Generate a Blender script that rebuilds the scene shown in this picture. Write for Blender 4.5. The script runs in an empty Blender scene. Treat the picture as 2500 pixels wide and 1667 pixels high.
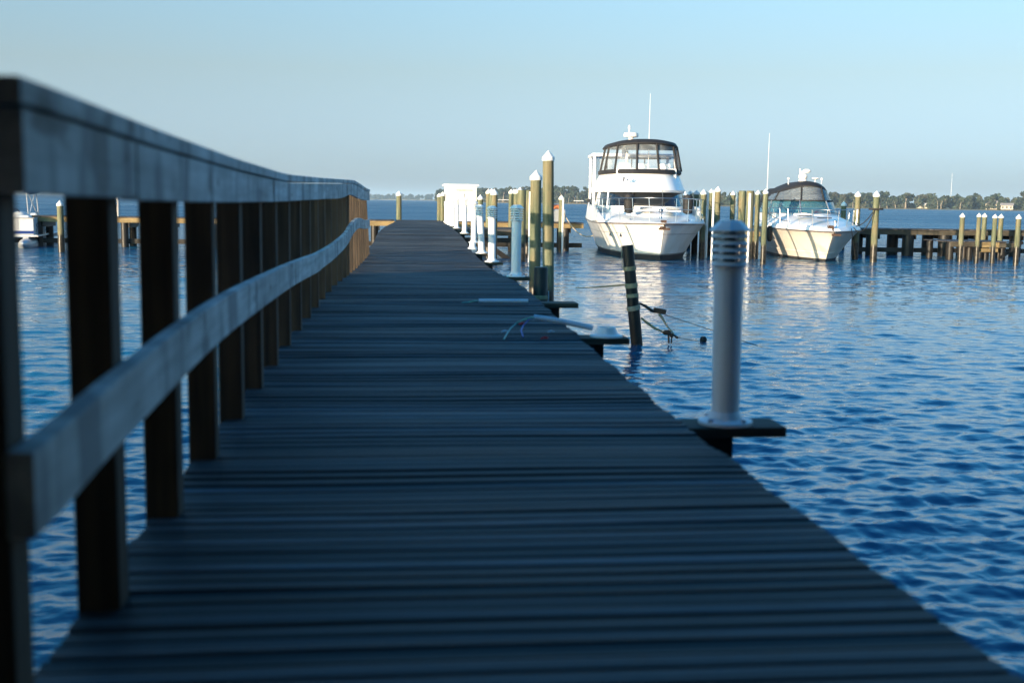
import bpy, math, random
import numpy as np
from mathutils import Vector, Matrix
random.seed(7); rng = np.random.default_rng(7)
R = math.radians
S = bpy.context.scene
COL = S.collection

# ---------------------------------------------------------------- camera
EYE = 0.86                 # metres above the deck; the water lies at z = WZ
WZ = -1.19
FN = 2764.0                # focal length for a 2500 px wide frame
YAW, PITCH, ROLL = 6.55, 7.06, 0.83
cam_d = bpy.data.cameras.new('camera'); cam = bpy.data.objects.new('camera', cam_d); COL.objects.link(cam)
cam_d.sensor_width = 36; cam_d.lens = 36*FN/2500; cam_d.clip_start = 0.05; cam_d.clip_end = 30000
RM = (Matrix.Rotation(R(-YAW), 3, 'Z') @ Matrix.Rotation(R(90-PITCH), 3, 'X') @ Matrix.Rotation(R(ROLL), 3, 'Z'))
cam.matrix_world = Matrix.Translation((0, 0, EYE)) @ RM.to_4x4()
cam_d.dof.use_dof = True; cam_d.dof.focus_distance = 40; cam_d.dof.aperture_fstop = 2.6
S.camera = cam
def ray(u, v):
    return RM @ Vector(((u-1250)/FN, -(v-833.5)/FN, -1))
def at(u, v, Y):           # the place a sight line meets the upright plane at distance Y
    d = ray(u, v); t = Y/d.y
    return Vector((d.x*t, Y, EYE+d.z*t))
def onz(u, v, z):          # the place a sight line meets the level plane at height z
    d = ray(u, v); t = (z-EYE)/d.z
    return Vector((d.x*t, d.y*t, z))
def proj(p):
    q = RM.transposed() @ (Vector(p)-Vector((0, 0, EYE)))
    return (1250+FN*q.x/-q.z, 833.5-FN*q.y/-q.z)

# ---------------------------------------------------------------- light
SUN_AZ, SUN_EL = 48.0, 5.4       # light travels towards +X+Y, 48 degrees off the dock's run
W = bpy.data.worlds.new("World"); S.world = W; W.use_nodes = True
nt = W.node_tree; bg = nt.nodes['Background']
sky = nt.nodes.new('ShaderNodeTexSky'); sky.sky_type = 'NISHITA'; sky.sun_disc = False
sky.sun_elevation = R(SUN_EL); sky.sun_rotation = R(180+SUN_AZ)
sky.air_density = .32; sky.dust_density = 1.2; sky.ozone_density = 1.0; sky.altitude = 0
tint = nt.nodes.new('ShaderNodeMix'); tint.data_type = 'RGBA'; tint.blend_type = 'MULTIPLY'; tint.inputs[0].default_value = 1
# the band over the horizon keeps its haze, the dome above it is a deeper, clearer blue
wg = nt.nodes.new('ShaderNodeNewGeometry'); wsep = nt.nodes.new('ShaderNodeSeparateXYZ'); nt.links.new(wg.outputs['Incoming'], wsep.inputs[0])
wneg = nt.nodes.new('ShaderNodeMath'); wneg.operation = 'MULTIPLY'; wneg.inputs[1].default_value = -1; nt.links.new(wsep.outputs[2], wneg.inputs[0])
wr = nt.nodes.new('ShaderNodeValToRGB'); nt.links.new(wneg.outputs[0], wr.inputs[0])
el = wr.color_ramp.elements; el[0].position = 0.0; el[0].color = (.33, .31, .31, 1); el[1].position = .75; el[1].color = (.12, .74, 1.15, 1)
e1 = el.new(.11); e1.color = (.61, .50, .33, 1)
e2 = el.new(.19); e2.color = (.75, .74, .52, 1)
e4 = el.new(.27); e4.color = (.52, .96, .88, 1)
e3 = el.new(.42); e3.color = (.28, 1.12, 1.15, 1)
nt.links.new(wr.outputs[0], tint.inputs[7])
nt.links.new(sky.outputs[0], tint.inputs[6]); nt.links.new(tint.outputs[2], bg.inputs[0]); bg.inputs[1].default_value = 0.15
sl = bpy.data.lights.new('sun', 'SUN'); sl.energy = 2.6; sl.angle = R(0.5); sl.color = (1.0, 0.78, 0.54)
so = bpy.data.objects.new('sun', sl); COL.objects.link(so)
ld = Vector((math.sin(R(SUN_AZ))*math.cos(R(SUN_EL)), math.cos(R(SUN_AZ))*math.cos(R(SUN_EL)), -math.sin(R(SUN_EL))))
so.rotation_euler = ld.to_track_quat('-Z', 'Y').to_euler()
vs = S.view_settings; vs.view_transform = 'Standard'; vs.look = 'None'; vs.gamma = 1; vs.use_curve_mapping = False
vs.exposure = 1.1+1.0
S.cycles.volume_bounces = 0; S.cycles.max_bounces = 8; S.cycles.transparent_max_bounces = 12

# ---------------------------------------------------------------- mesh helpers
class MB:
    def __init__(s): s.v = []; s.f = []; s.sm = False
    def add(s, vs, fs):
        n = len(s.v); s.v += [tuple(p) for p in vs]; s.f += [tuple(i+n for i in f) for f in fs]; return s
    def box(s, a, b, M=None):
        x0, y0, z0 = a; x1, y1, z1 = b
        p = [(x0,y0,z0),(x1,y0,z0),(x1,y1,z0),(x0,y1,z0),(x0,y0,z1),(x1,y0,z1),(x1,y1,z1),(x0,y1,z1)]
        if M is not None: p = [M @ Vector(q) for q in p]
        return s.add(p, [(0,3,2,1),(4,5,6,7),(0,1,5,4),(1,2,6,5),(2,3,7,6),(3,0,4,7)])
    def ring(s, rings, cap0=True, cap1=True, closed=True):
        n = len(rings[0]); vs = [p for r in rings for p in r]; fs = []
        for i in range(len(rings)-1):
            for j in range(n if closed else n-1):
                k = (j+1) % n
                fs.append((i*n+j, i*n+k, (i+1)*n+k, (i+1)*n+j))
        if cap0: fs.append(tuple(range(n))[::-1])
        if cap1: fs.append(tuple((len(rings)-1)*n+j for j in range(n)))
        return s.add(vs, fs)
    def tube(s, path, r, n=8, cap=True):
        path = [Vector(p) for p in path]; rings = []
        rr = r if isinstance(r, (list, tuple)) else [r]*len(path)
        prev = None
        for i, p in enumerate(path):
            t = (path[min(i+1, len(path)-1)]-path[max(i-1, 0)])
            if t.length < 1e-9: t = Vector((0, 0, 1))
            t.normalize()
            if prev is None:
                a = Vector((0, 0, 1)) if abs(t.z) < .9 else Vector((1, 0, 0))
            else: a = prev
            x = (a - t*a.dot(t)).normalized(); y = t.cross(x); prev = x
            rings.append([p+(x*math.cos(2*math.pi*k/n)+y*math.sin(2*math.pi*k/n))*rr[i] for k in range(n)])
        return s.ring(rings, cap, cap)
    def lathe(s, prof, c=(0, 0, 0), n=24, M=None, ph=0):
        rings = []
        for r, z in prof:
            ring = [Vector((c[0]+r*math.cos(2*math.pi*k/n+ph), c[1]+r*math.sin(2*math.pi*k/n+ph), c[2]+z)) for k in range(n)]
            if M is not None: ring = [M @ q for q in ring]
            rings.append(ring)
        return s.ring(rings)
    def ball(s, c, r, n=10, sc=(1, 1, 1)):
        m = n//2+1; rings = []
        for i in range(1, m):
            a = math.pi*i/m - math.pi/2
            rings.append([(c[0]+r*sc[0]*math.cos(a)*math.cos(2*math.pi*k/n), c[1]+r*sc[1]*math.cos(a)*math.sin(2*math.pi*k/n), c[2]+r*sc[2]*math.sin(a)) for k in range(n)])
        return s.ring(rings)
    def build(s, name, mat, parent=None, smooth=None, bevel=0):
        me = bpy.data.meshes.new(name); me.from_pydata(s.v, [], s.f); me.materials.append(mat)
        if smooth is not None:
            for p in me.polygons: p.use_smooth = True
            try: me.set_sharp_from_angle(angle=R(smooth))
            except Exception: pass
        me.update()
        o = bpy.data.objects.new(name, me); COL.objects.link(o)
        if parent is not None: o.parent = parent
        if bevel:
            b = o.modifiers.new('bevel', 'BEVEL'); b.width = bevel; b.segments = 2; b.limit_method = 'ANGLE'
        return o
def tag(o, label=None, cat=None, group=None, kind=None):
    if label: o['label'] = label
    if cat: o['category'] = cat
    if group: o['group'] = group
    if kind: o['kind'] = kind
    return o
def empty(name, loc=(0, 0, 0), rz=0, label=None, cat=None, group=None):
    o = bpy.data.objects.new(name, None); COL.objects.link(o); o.location = loc; o.rotation_euler = (0, 0, rz)
    o.empty_display_size = .1
    return tag(o, label, cat, group)

# ---------------------------------------------------------------- material helpers
def mat(name, col=(.5, .5, .5), rough=.6, metal=0, spec=.5):
    m = bpy.data.materials.new(name); m.use_nodes = True; b = m.node_tree.nodes['Principled BSDF']
    b.inputs['Base Color'].default_value = (*col, 1); b.inputs['Roughness'].default_value = rough
    b.inputs['Metallic'].default_value = metal; b.inputs['Specular IOR Level'].default_value = spec
    return m
def N(m, t, **k):
    n = m.node_tree.nodes.new(t)
    for a, v in k.items(): setattr(n, a, v)
    return n
def L(m, a, b): m.node_tree.links.new(a, b)
def ramp(m, fac, stops):
    r = N(m, 'ShaderNodeValToRGB'); e = r.color_ramp.elements
    while len(e) < len(stops): e.new(.5)
    for i, (p, c) in enumerate(stops):
        e[i].position = p; e[i].color = (*c, 1) if len(c) == 3 else c
    L(m, fac, r.inputs[0]); return r.outputs[0]
def noise(m, scale, sc3=(1, 1, 1), detail=4, coord='Object', rough=.55, off=None):
    tc = N(m, 'ShaderNodeTexCoord'); mp = N(m, 'ShaderNodeMapping'); mp.inputs['Scale'].default_value = sc3
    L(m, tc.outputs[coord], mp.inputs[0])
    if off is not None: L(m, off, mp.inputs['Location'])
    n = N(m, 'ShaderNodeTexNoise'); n.inputs['Scale'].default_value = scale; n.inputs['Detail'].default_value = detail
    n.inputs['Roughness'].default_value = rough; L(m, mp.outputs[0], n.inputs['Vector']); return n.outputs[0]
def mix(m, fac, a, b, mode='MIX'):
    x = N(m, 'ShaderNodeMix', data_type='RGBA', blend_type=mode)
    for inp, v in ((x.inputs[0], fac), (x.inputs[6], a), (x.inputs[7], b)):
        if isinstance(v, (int, float)): inp.default_value = v
        elif isinstance(v, tuple): inp.default_value = (*v, 1)
        else: L(m, v, inp)
    return x.outputs[2]
def math_(m, op, a, b=0, clamp=False):
    x = N(m, 'ShaderNodeMath', operation=op, use_clamp=clamp)
    for i, v in enumerate((a, b)):
        if isinstance(v, (int, float)): x.inputs[i].default_value = v
        else: L(m, v, x.inputs[i])
    return x.outputs[0]
def bump(m, h, strength=.3, dist=.01):
    b = N(m, 'ShaderNodeBump'); b.inputs['Strength'].default_value = strength; b.inputs['Distance'].default_value = dist
    L(m, h, b.inputs['Height']); L(m, b.outputs[0], m.node_tree.nodes['Principled BSDF'].inputs['Normal'])
def base(m, out, inp='Base Color'): L(m, out, m.node_tree.nodes['Principled BSDF'].inputs[inp])

def island(m):
    g = N(m, 'ShaderNodeNewGeometry'); return g.outputs['Random Per Island']
def wood(name, dark, light, grain, rough=.75, vary=.5, spots=None, spec=.35, bs=.4, st=(.3, .68)):
    """weathered sawn timber: grain runs along the axis with the smallest scale"""
    m = mat(name, light, rough, spec=spec); isl = island(m)
    v = N(m, 'ShaderNodeCombineXYZ'); s7 = math_(m, 'MULTIPLY', isl, 37.0)
    for i in range(3): L(m, s7, v.inputs[i])
    n1 = noise(m, 1, grain, 5, off=v.outputs[0]); n2 = noise(m, 2.2, (1, 1, 1), 3, off=v.outputs[0])
    c = ramp(m, n1, [(st[0], dark), (st[1], light)])
    c = mix(m, ramp(m, n2, [(.35, (0, 0, 0)), (.7, (.55, .55, .55))]), c, tuple(x*.45 for x in dark))
    hs = N(m, 'ShaderNodeHueSaturation'); L(m, c, hs.inputs['Color'])
    L(m, math_(m, 'ADD', math_(m, 'MULTIPLY', isl, vary), 1-vary/2), hs.inputs['Value'])
    c = hs.outputs[0]
    if spots:
        n3 = noise(m, 5, (1, 1, 1), 2, off=v.outputs[0]); c = mix(m, ramp(m, n3, [(.62, (0, 0, 0)), (.72, (.6, .6, .6))]), c, spots)
    base(m, c); bump(m, n1, bs, .004); return m

M = {}
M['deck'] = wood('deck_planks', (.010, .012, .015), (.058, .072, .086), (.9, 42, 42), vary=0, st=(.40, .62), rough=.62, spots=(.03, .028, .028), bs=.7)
M['plank'] = wood('pier_planks', (.02, .018, .018), (.12, .11, .11), (60, 1.2, 60), vary=.7)
M['rail'] = wood('rail_timber', (.36, .37, .36), (.66, .67, .66), (22, 1.6, 22), vary=.25, spots=(.07, .062, .05), bs=.5)
def streaks(m):      # dark run marks across the boards, knots
    p = m.node_tree.nodes['Principled BSDF']; c = p.inputs['Base Color'].links[0].from_socket
    n = noise(m, 1, (3, 5.5, 1.2), 3, rough=.6); n2 = noise(m, 1, (4, 3.2, 9), 2)
    c = mix(m, ramp(m, n, [(.52, (0, 0, 0)), (.60, (.75,)*3)]), c, (.17, .175, .18))
    base(m, mix(m, ramp(m, n2, [(.66, (0, 0, 0)), (.72, (.6,)*3)]), c, (.09, .075, .06)))
streaks(M['rail'])
def toned(m):        # every plank has weathered to its own shade
    c = m.node_tree.nodes['Principled BSDF'].inputs['Base Color'].links[0].from_socket
    a = N(m, 'ShaderNodeAttribute', attribute_name='tone'); h = N(m, 'ShaderNodeHueSaturation'); L(m, c, h.inputs['Color'])
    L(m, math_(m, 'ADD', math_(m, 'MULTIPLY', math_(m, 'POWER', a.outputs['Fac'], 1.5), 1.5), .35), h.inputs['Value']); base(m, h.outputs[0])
toned(M['deck'])
M['post'] = wood('post_timber', (.018, .015, .012), (.098, .070, .047), (28, 28, 1.2), vary=.45, bs=.5)
M['beam'] = wood('beam_timber', (.12, .085, .04), (.34, .25, .12), (1.2, 25, 25), vary=.4)
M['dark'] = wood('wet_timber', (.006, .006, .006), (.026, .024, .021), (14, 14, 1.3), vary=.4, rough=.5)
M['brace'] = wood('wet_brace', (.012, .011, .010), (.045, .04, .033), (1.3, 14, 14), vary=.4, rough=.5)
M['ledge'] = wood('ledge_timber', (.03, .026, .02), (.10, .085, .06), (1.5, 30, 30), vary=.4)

def piling_mat():
    m = mat('piling_timber', (.2, .2, .1), .7, spec=.4)
    oi = N(m, 'ShaderNodeObjectInfo'); v = N(m, 'ShaderNodeCombineXYZ')
    for i in range(3): L(m, math_(m, 'MULTIPLY', oi.outputs['Random'], 50), v.inputs[i])
    n1 = noise(m, 1, (22, 22, 1.6), 5, off=v.outputs[0]); n2 = noise(m, 2.5, (1, 1, .6), 4, off=v.outputs[0])
    c = ramp(m, n1, [(.3, (.055, .07, .04)), (.55, (.12, .135, .08)), (.75, (.21, .21, .145))])
    c = mix(m, ramp(m, n2, [(.45, (0, 0, 0)), (.7, (.7, .7, .7))]), c, (.20, .15, .08))
    g = N(m, 'ShaderNodeNewGeometry'); sx = N(m, 'ShaderNodeSeparateXYZ'); L(m, g.outputs['Position'], sx.inputs[0])
    z = math_(m, 'ADD', sx.outputs[2], math_(m, 'MULTIPLY', math_(m, 'SUBTRACT', n2, .5), .25))
    wet = ramp(m, math_(m, 'MULTIPLY', math_(m, 'ADD', z, .60), 8, True), [(0, (1, 1, 1)), (1, (0, 0, 0))])
    c2 = ramp(m, noise(m, 9, (1, 1, 1), 4), [(.4, (.012, .012, .010)), (.7, (.06, .055, .045))])
    base(m, mix(m, wet, c, c2)); rr = ramp(m, wet, [(0, (.75,)*3), (1, (.3,)*3)]); base(m, rr, 'Roughness')
    bump(m, n1, .5, .008); return m
M['piling'] = piling_mat()
def dirty(name, col, stain, rough=.45, amt=.5, sc=(3, 3, 1), spec=.5):
    m = mat(name, col, rough, spec=spec); n = noise(m, 2.0, sc, 5)
    base(m, mix(m, ramp(m, n, [(.5, (0, 0, 0)), (.8, (amt,)*3)]), col, stain)); return m
M['white'] = dirty('white_plastic', (.80, .79, .76), (.42, .44, .38), .5, .5)
M['tube'] = dirty('white_tube', (.80, .82, .83), (.40, .48, .42), .4, .5, (4, 4, 1.2))
M['gel'] = dirty('gelcoat', (.84, .84, .84), (.62, .56, .46), .28, .35, (.8, .8, .5))
M['hullw'] = dirty('hull_gelcoat', (.84, .83, .80), (.55, .46, .33), .25, .45, (.6, .6, .4))
M['hullc'] = dirty('hull_cream', (.66, .62, .55), (.42, .33, .20), .3, .6, (.8, .8, .6))
M['bottom'] = dirty('antifouling', (.03, .03, .032), (.10, .09, .07), .5, .5)
M['black'] = dirty('black_canvas', (.012, .012, .014), (.03, .03, .034), .75, .5)
M['rub'] = mat('rub_rail', (.10, .085, .08), .4)
M['steel'] = mat('stainless', (.42, .42, .44), .3, 1)
M['alu'] = dirty('aluminium', (.55, .55, .55), (.3, .3, .3), .4, .6)
M['alu'].node_tree.nodes['Principled BSDF'].inputs['Metallic'].default_value = .7
M['glassd'] = mat('dark_glass', (.015, .018, .022), .06, spec=.7)
M['stripe'] = mat('cushion_white', (.7, .7, .68), .8)
M['blue'] = mat('blue_stripe', (.01, .035, .16), .35)
M['navy'] = mat('navy_canvas', (.012, .03, .12), .8)
M['rope'] = dirty('rope', (.36, .30, .22), (.15, .12, .08), .9, .7, (8, 8, 8))
M['ropeb'] = dirty('dark_rope', (.02, .02, .02), (.06, .05, .04), .9, .5, (8, 8, 8))
M['strap'] = dirty('webbing_strap', (.30, .25, .15), (.12, .10, .06), .9, .7, (6, 6, 6))
M['rust'] = dirty('rusty_iron', (.06, .03, .018), (.015, .012, .01), .8, .7, (9, 9, 9))
M['red'] = mat('red_plastic', (.5, .03, .03), .5)
M['pink'] = mat('pink_plastic', (.55, .06, .16), .5)
M['orange'] = mat('orange_cover', (.55, .16, .05), .6)
M['teal'] = mat('teal_wire', (.06, .38, .36), .5)
M['bluew'] = mat('blue_wire', (.03, .12, .55), .5)
M['conduit'] = dirty('pale_conduit', (.42, .55, .66), (.25, .32, .36), .4, .5, (6, 6, 6))
M['tree_green'] = None
def film(name, col, alpha):
    m = bpy.data.materials.new(name); m.use_nodes = True; t = m.node_tree; t.nodes.clear()
    o = t.nodes.new('ShaderNodeOutputMaterial'); mx = t.nodes.new('ShaderNodeMixShader'); tr = t.nodes.new('ShaderNodeBsdfTransparent')
    p = t.nodes.new('ShaderNodeBsdfPrincipled'); p.inputs['Base Color'].default_value = (*col, 1); p.inputs['Roughness'].default_value = .12
    n = t.nodes.new('ShaderNodeTexNoise'); n.inputs['Scale'].default_value = 3; n.inputs['Distortion'].default_value = 2
    r = t.nodes.new('ShaderNodeMapRange'); r.inputs[1].default_value = .35; r.inputs[2].default_value = .7
    r.inputs[3].default_value = max(0, alpha-.12); r.inputs[4].default_value = alpha+.12
    t.links.new(n.outputs[0], r.inputs[0]); t.links.new(r.outputs[0], mx.inputs[0])
    t.links.new(tr.outputs[0], mx.inputs[1]); t.links.new(p.outputs[0], mx.inputs[2]); t.links.new(mx.outputs[0], o.inputs[0]); return m
M['clear'] = film('clear_vinyl', (.5, .55, .58), .22)
M['fog'] = film('cloudy_vinyl', (.22, .26, .30), .55)
M['glass'] = film('tinted_glass', (.05, .16, .20), .72)

# ---------------------------------------------------------------- lake
def water():
    th = np.concatenate([np.linspace(-180, -33, 60, endpoint=False), np.linspace(-33, 42, 820), np.linspace(42, 180, 56, endpoint=False)[1:]])
    th = np.radians(th); n = len(th)
    r = [.25]
    while r[-1] < 12000:
        x = r[-1]; r.append(x + (.06 if x < 2.2 else max(.016, min(.0036*x, .26)) if x < 90 else .26+(x-90)*.05))
    r = np.array(r); Rr, T = np.meshgrid(r, th, indexing='ij')
    X = Rr*np.sin(T); Y = Rr*np.cos(T)
    drr = np.gradient(r)[:, None]; Z = np.zeros_like(X); fcol = (th > R(-34)) & (th < R(43)); Xf = X[:, fcol]; Yf = Y[:, fcol]; Zf = np.zeros_like(Xf)
    for i in range(120):
        lam = 0.05*(.62/0.05)**rng.random(); k = 2*math.pi/lam
        a = rng.normal(0, .72) + (math.pi/2) + .12
        amp = .0027*lam**.94*(.6+.8*rng.random()); ph = rng.random()*6.28
        arg = k*(Xf*math.cos(a)+Yf*math.sin(a))+ph
        w = np.clip((lam/drr-2.4)/2.4, 0, 1)
        sn = np.sin(arg); Zf += amp*w*(sn-.25*(1-2*sn*sn))
    gust = .95+.4*np.sin(Xf*.21+1.3*np.sin(Yf*.13))*np.sin(Yf*.17+1.1*np.sin(Xf*.11))
    Z[:, fcol] = Zf*gust; Z += WZ
    nr = len(r); V = np.stack([X, Y, Z], -1).reshape(-1, 3)
    i = np.arange(nr-1)[:, None]; j = np.arange(n)[None, :]; k2 = (j+1) % n
    F = np.stack([i*n+j, i*n+k2, (i+1)*n+k2, (i+1)*n+j], -1).reshape(-1, 4)[:, ::-1]
    me = bpy.data.meshes.new('lake_water'); me.vertices.add(len(V)); me.vertices.foreach_set('co', V.ravel())
    me.loops.add(F.size); me.loops.foreach_set('vertex_index', F.ravel().astype(np.int32))
    me.polygons.add(len(F)); me.polygons.foreach_set('loop_start', np.arange(0, F.size, 4, dtype=np.int32))
    me.polygons.foreach_set('use_smooth', np.ones(len(F), dtype=bool))
    me.update(); me.validate()
    m = mat('lake', (.003, .082, .165), .035, spec=.5); m.node_tree.nodes['Principled BSDF'].inputs['IOR'].default_value = 1.55
    tc = N(m, 'ShaderNodeTexCoord')
    def nz(scale, sc, det=3):
        mp = N(m, 'ShaderNodeMapping'); mp.inputs['Scale'].default_value = sc; mp.inputs['Rotation'].default_value = (0, 0, R(-8))
        L(m, tc.outputs['Object'], mp.inputs[0]); t = N(m, 'ShaderNodeTexNoise'); t.inputs['Scale'].default_value = scale
        t.inputs['Detail'].default_value = det; t.inputs['Distortion'].default_value = .6; L(m, mp.outputs[0], t.inputs['Vector']); return t.outputs[0]
    cd = N(m, 'ShaderNodeCameraData'); g = N(m, 'ShaderNodeNewGeometry')
    ln = N(m, 'ShaderNodeVectorMath', operation='LENGTH'); L(m, g.outputs['Position'], ln.inputs[0]); dist = ln.outputs['Value']
    far = math_(m, 'MULTIPLY', math_(m, 'SUBTRACT', dist, 22), 1/45, True)
    h1 = nz(5.5, (.5, 1, 1), 4); h2 = nz(1.1, (.28, 1, 1), 5); h3 = nz(.05, (.25, 1, 1), 3)
    b1 = N(m, 'ShaderNodeBump'); b1.inputs['Distance'].default_value = .030; L(m, h1, b1.inputs['Height']); b1.inputs['Strength'].default_value = .7
    b2 = N(m, 'ShaderNodeBump'); b2.inputs['Distance'].default_value = 1.6; L(m, h2, b2.inputs['Height'])
    L(m, math_(m, 'MULTIPLY', far, 1.0), b2.inputs['Strength']); L(m, b1.outputs[0], b2.inputs['Normal'])
    pr = m.node_tree.nodes['Principled BSDF']; L(m, b2.outputs[0], pr.inputs['Normal'])
    ro = math_(m, 'ADD', .04, math_(m, 'MULTIPLY', math_(m, 'MULTIPLY', math_(m, 'SUBTRACT', dist, 30), 1/110, True), ramp(m, h3, [(.35, (.22,)*3), (.7, (.42,)*3)]))); L(m, ro, pr.inputs['Roughness'])
    me.materials.append(m)
    o = bpy.data.objects.new('lake_water', me); COL.objects.link(o); tag(o, kind='structure')
water()

# ---------------------------------------------------------------- far shore
def leafmat(name, a, b, c):
    m = mat(name, b, .8, spec=.2); n = noise(m, .12, (1, 1, 1), 3)
    cc = ramp(m, n, [(.3, a), (.5, b), (.72, c)])
    hs = N(m, 'ShaderNodeHueSaturation'); L(m, cc, hs.inputs['Color']); L(m, math_(m, 'ADD', math_(m, 'MULTIPLY', island(m), .7), .65), hs.inputs['Value'])
    base(m, hs.outputs[0]); return m
M['leaf'] = leafmat('wood_foliage', (.018, .030, .020), (.034, .048, .028), (.066, .062, .042))
M['bark'] = mat('pale_trunks', (.30, .25, .19), .9)
M['sand'] = dirty('shore_ground', (.22, .19, .11), (.08, .10, .04), .95, .8, (.05, .05, .05))
def shore_line(name, pts, depth, z=0.7):
    b = MB(); n = len(pts); fr = [Vector((p[0], p[1], WZ-.4)) for p in pts]
    md = [Vector((p[0]*(1+6/math.hypot(*p)), p[1]*(1+6/math.hypot(*p)), WZ+z)) for p in pts]
    bk = [Vector((p[0]*(1+depth/math.hypot(*p)), p[1]*(1+depth/math.hypot(*p)), WZ+z+1.5)) for p in pts]
    vs = fr+md+bk
    b.add(vs, [(i, i+1, n+i+1, n+i) for i in range(n-1)]+[(n+i, n+i+1, 2*n+i+1, 2*n+i) for i in range(n-1)])
    return tag(b.build(name, M['sand'], smooth=60), kind='structure')
def wood_mass(name, pts, rows, step, hgt, leaf, cnt, label, trunks=False, setback=10):
    rn = np.random.default_rng(hash_(name)); V = []; n = 0
    tr = MB(); P = [Vector((p[0], p[1], 0)) for p in pts]
    for k in range(len(P)-1):
        a, c = P[k], P[k+1]; d = (c-a).length
        for rI in range(rows):
            m = int(d/step)
            for i in range(m):
                q = a.lerp(c, (i+rn.random())/m); u = q.normalized()
                q = q + u*(setback+rI*step*1.1+rn.normal(0, step*.25))
                H = hgt*(.72+.22*rI/rows+.5*rn.random()**1.5)*(1+.12*math.sin(q.x*.012)+.1*math.sin(q.x*.031+2))
                wd = hgt*(.30+.22*rn.random()); nl = rn.integers(5, 9)
                for l in range(nl):
                    hh = H*(.12+.76*rn.random()**.9) if l else H*.86
                    rad = wd*(.42+.35*rn.random())*(1.15-.55*hh/H)
                    cx, cy = rn.normal(0, wd*.38, 2)*(1.2-hh/H)
                    m2 = cnt
                    dv = rn.normal(size=(m2, 3)); dv /= np.linalg.norm(dv, axis=1)[:, None]
                    cen = np.array([q.x+cx, q.y+cy, WZ+hh]) + dv*np.array([rad, rad, rad*.75])*(.7+.4*rn.random((m2, 1)))
                    e1 = rn.normal(size=(m2, 3)); e1 /= np.linalg.norm(e1, axis=1)[:, None]
                    e2 = np.cross(e1, dv+.5*rn.normal(size=(m2, 3))); e2 /= np.linalg.norm(e2, axis=1)[:, None]+1e-6
                    s = leaf*(.6+.8*rn.random((m2, 1)))
                    V.append(np.stack([cen-e1*s, cen+e2*s*.8, cen+e1*s, cen-e2*s*.8], 1).reshape(-1, 3))
                if trunks and rI == 0 and rn.random() < .4:
                    for _ in range(2):
                        x = q.x+rn.normal(0, 4); y = q.y-4
                        tr.tube([(x, y, WZ+.4), (x+rn.normal(0, .4), y, WZ+H*.4), (x+rn.normal(0, 1.2), y, WZ+H*.72)], [.30, .24, .12], 5)
    V = np.concatenate(V); F = np.arange(len(V)).reshape(-1, 4)
    me = bpy.data.meshes.new(name); me.vertices.add(len(V)); me.vertices.foreach_set('co', V.ravel())
    me.loops.add(F.size); me.loops.foreach_set('vertex_index', F.ravel().astype(np.int32))
    me.polygons.add(len(F)); me.polygons.foreach_set('loop_start', np.arange(0, F.size, 4, dtype=np.int32)); me.update()
    me.materials.append(M['leaf']); o = bpy.data.objects.new(name, me); COL.objects.link(o)
    tag(o, label, 'wood', kind='stuff')
    if trunks and tr.v: tr.build('trunks', M['bark'], o)['kind'] = 'stuff'
    return o
def hash_(s): return sum(ord(c)*(i+1) for i, c in enumerate(s))
def polar(u, Y):  # shore point at native column u, distance Y
    p = at(u, 480, Y); return (p.x, p.y)
near_shore = [polar(1068, 1480), polar(1200, 1250), polar(1400, 1130), polar(1700, 1040), polar(2000, 970), polar(2300, 900), polar(2560, 860), polar(2900, 800)]
shore_line('near_shore_ground', near_shore, 400)
wood_mass('lakeside_wood', near_shore, 5, 8, 12.5, 1.1, 40, 'dark green wood along the right far shore with pale trunks at the water', True)
far_shore = [polar(-500, 5200), polar(0, 4800), polar(500, 4200), polar(900, 3600), polar(1150, 3300)]
shore_line('far_shore_ground', far_shore, 900, 2)
wood_mass('distant_wood', far_shore, 3, 24, 13, 4.5, 22, 'low hazy blue wood on the far left shore', False)

# ---------------------------------------------------------------- houses and mast on the far shore
M['plaster'] = mat('house_plaster', (.42, .38, .30), .8); M['roof'] = mat('roof_grey', (.25, .23, .22), .8); M['roofw'] = mat('roof_white', (.7, .7, .7), .6)
def house(u, Y, w, h, label, roof='roof', n=3):
    p = at(u, 480, Y); t = empty('lake_house', (p.x, p.y, WZ+.9), -math.atan2(p.x, p.y), label, 'house', 'houses on the far shore')
    MB().box((-w/2, 0, 0), (w/2, 7, h)).build('wall', M['plaster'], t)
    b = MB(); b.add([(-w/2-.6, -.6, h), (w/2+.6, -.6, h), (w/2+.6, 7.6, h), (-w/2-.6, 7.6, h), (-w/2-.6, 3.5, h+2.2), (w/2+.6, 3.5, h+2.2)], [(0, 1, 5, 4), (2, 3, 4, 5), (1, 2, 5), (3, 0, 4), (3, 2, 1, 0)])
    b.build('roof', M[roof], t)
    for k in range(n):
        x = -w/2+w*(k+.5)/n; MB().box((x-.6, -.06, h*.35), (x+.6, -.003, h*.8)).build('window', M['glassd'], t)
    return t
house(2421, 888, 9, 5, 'cream two storey house at the edge of the far wood on the right')
house(2278, 915, 8, 4.5, 'small pale house half hidden among the far trees', n=2)
house(2262, 921, 15, 3, 'long low pale building on the far shore left of the small pale house', 'roofw', 5)
house(2460, 876, 9, 3.2, 'flat pale bungalow on the far shore right of the cream house', n=3)
def far_pier(u, Y, w, label):
    p = at(u, 480, Y); t = empty('boat_shelter', (p.x, p.y, WZ), -math.atan2(p.x, p.y), label, 'boat shelter', 'open boat shelters on the far shore')
    MB().box((-w/2, 0, 3.0), (w/2, 6, 3.5)).build('roof', M['roofw'], t)
    MB().box((-w, 1, .6), (w*1.6, 2, .9)).build('walkway', M['beam'], t)
    for sx in (-.45, -.15, .15, .45):
        MB().box((sx*w-.12, .2, -.5), (sx*w+.12, .44, 3)).build('pole', M['beam'], t)
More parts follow.
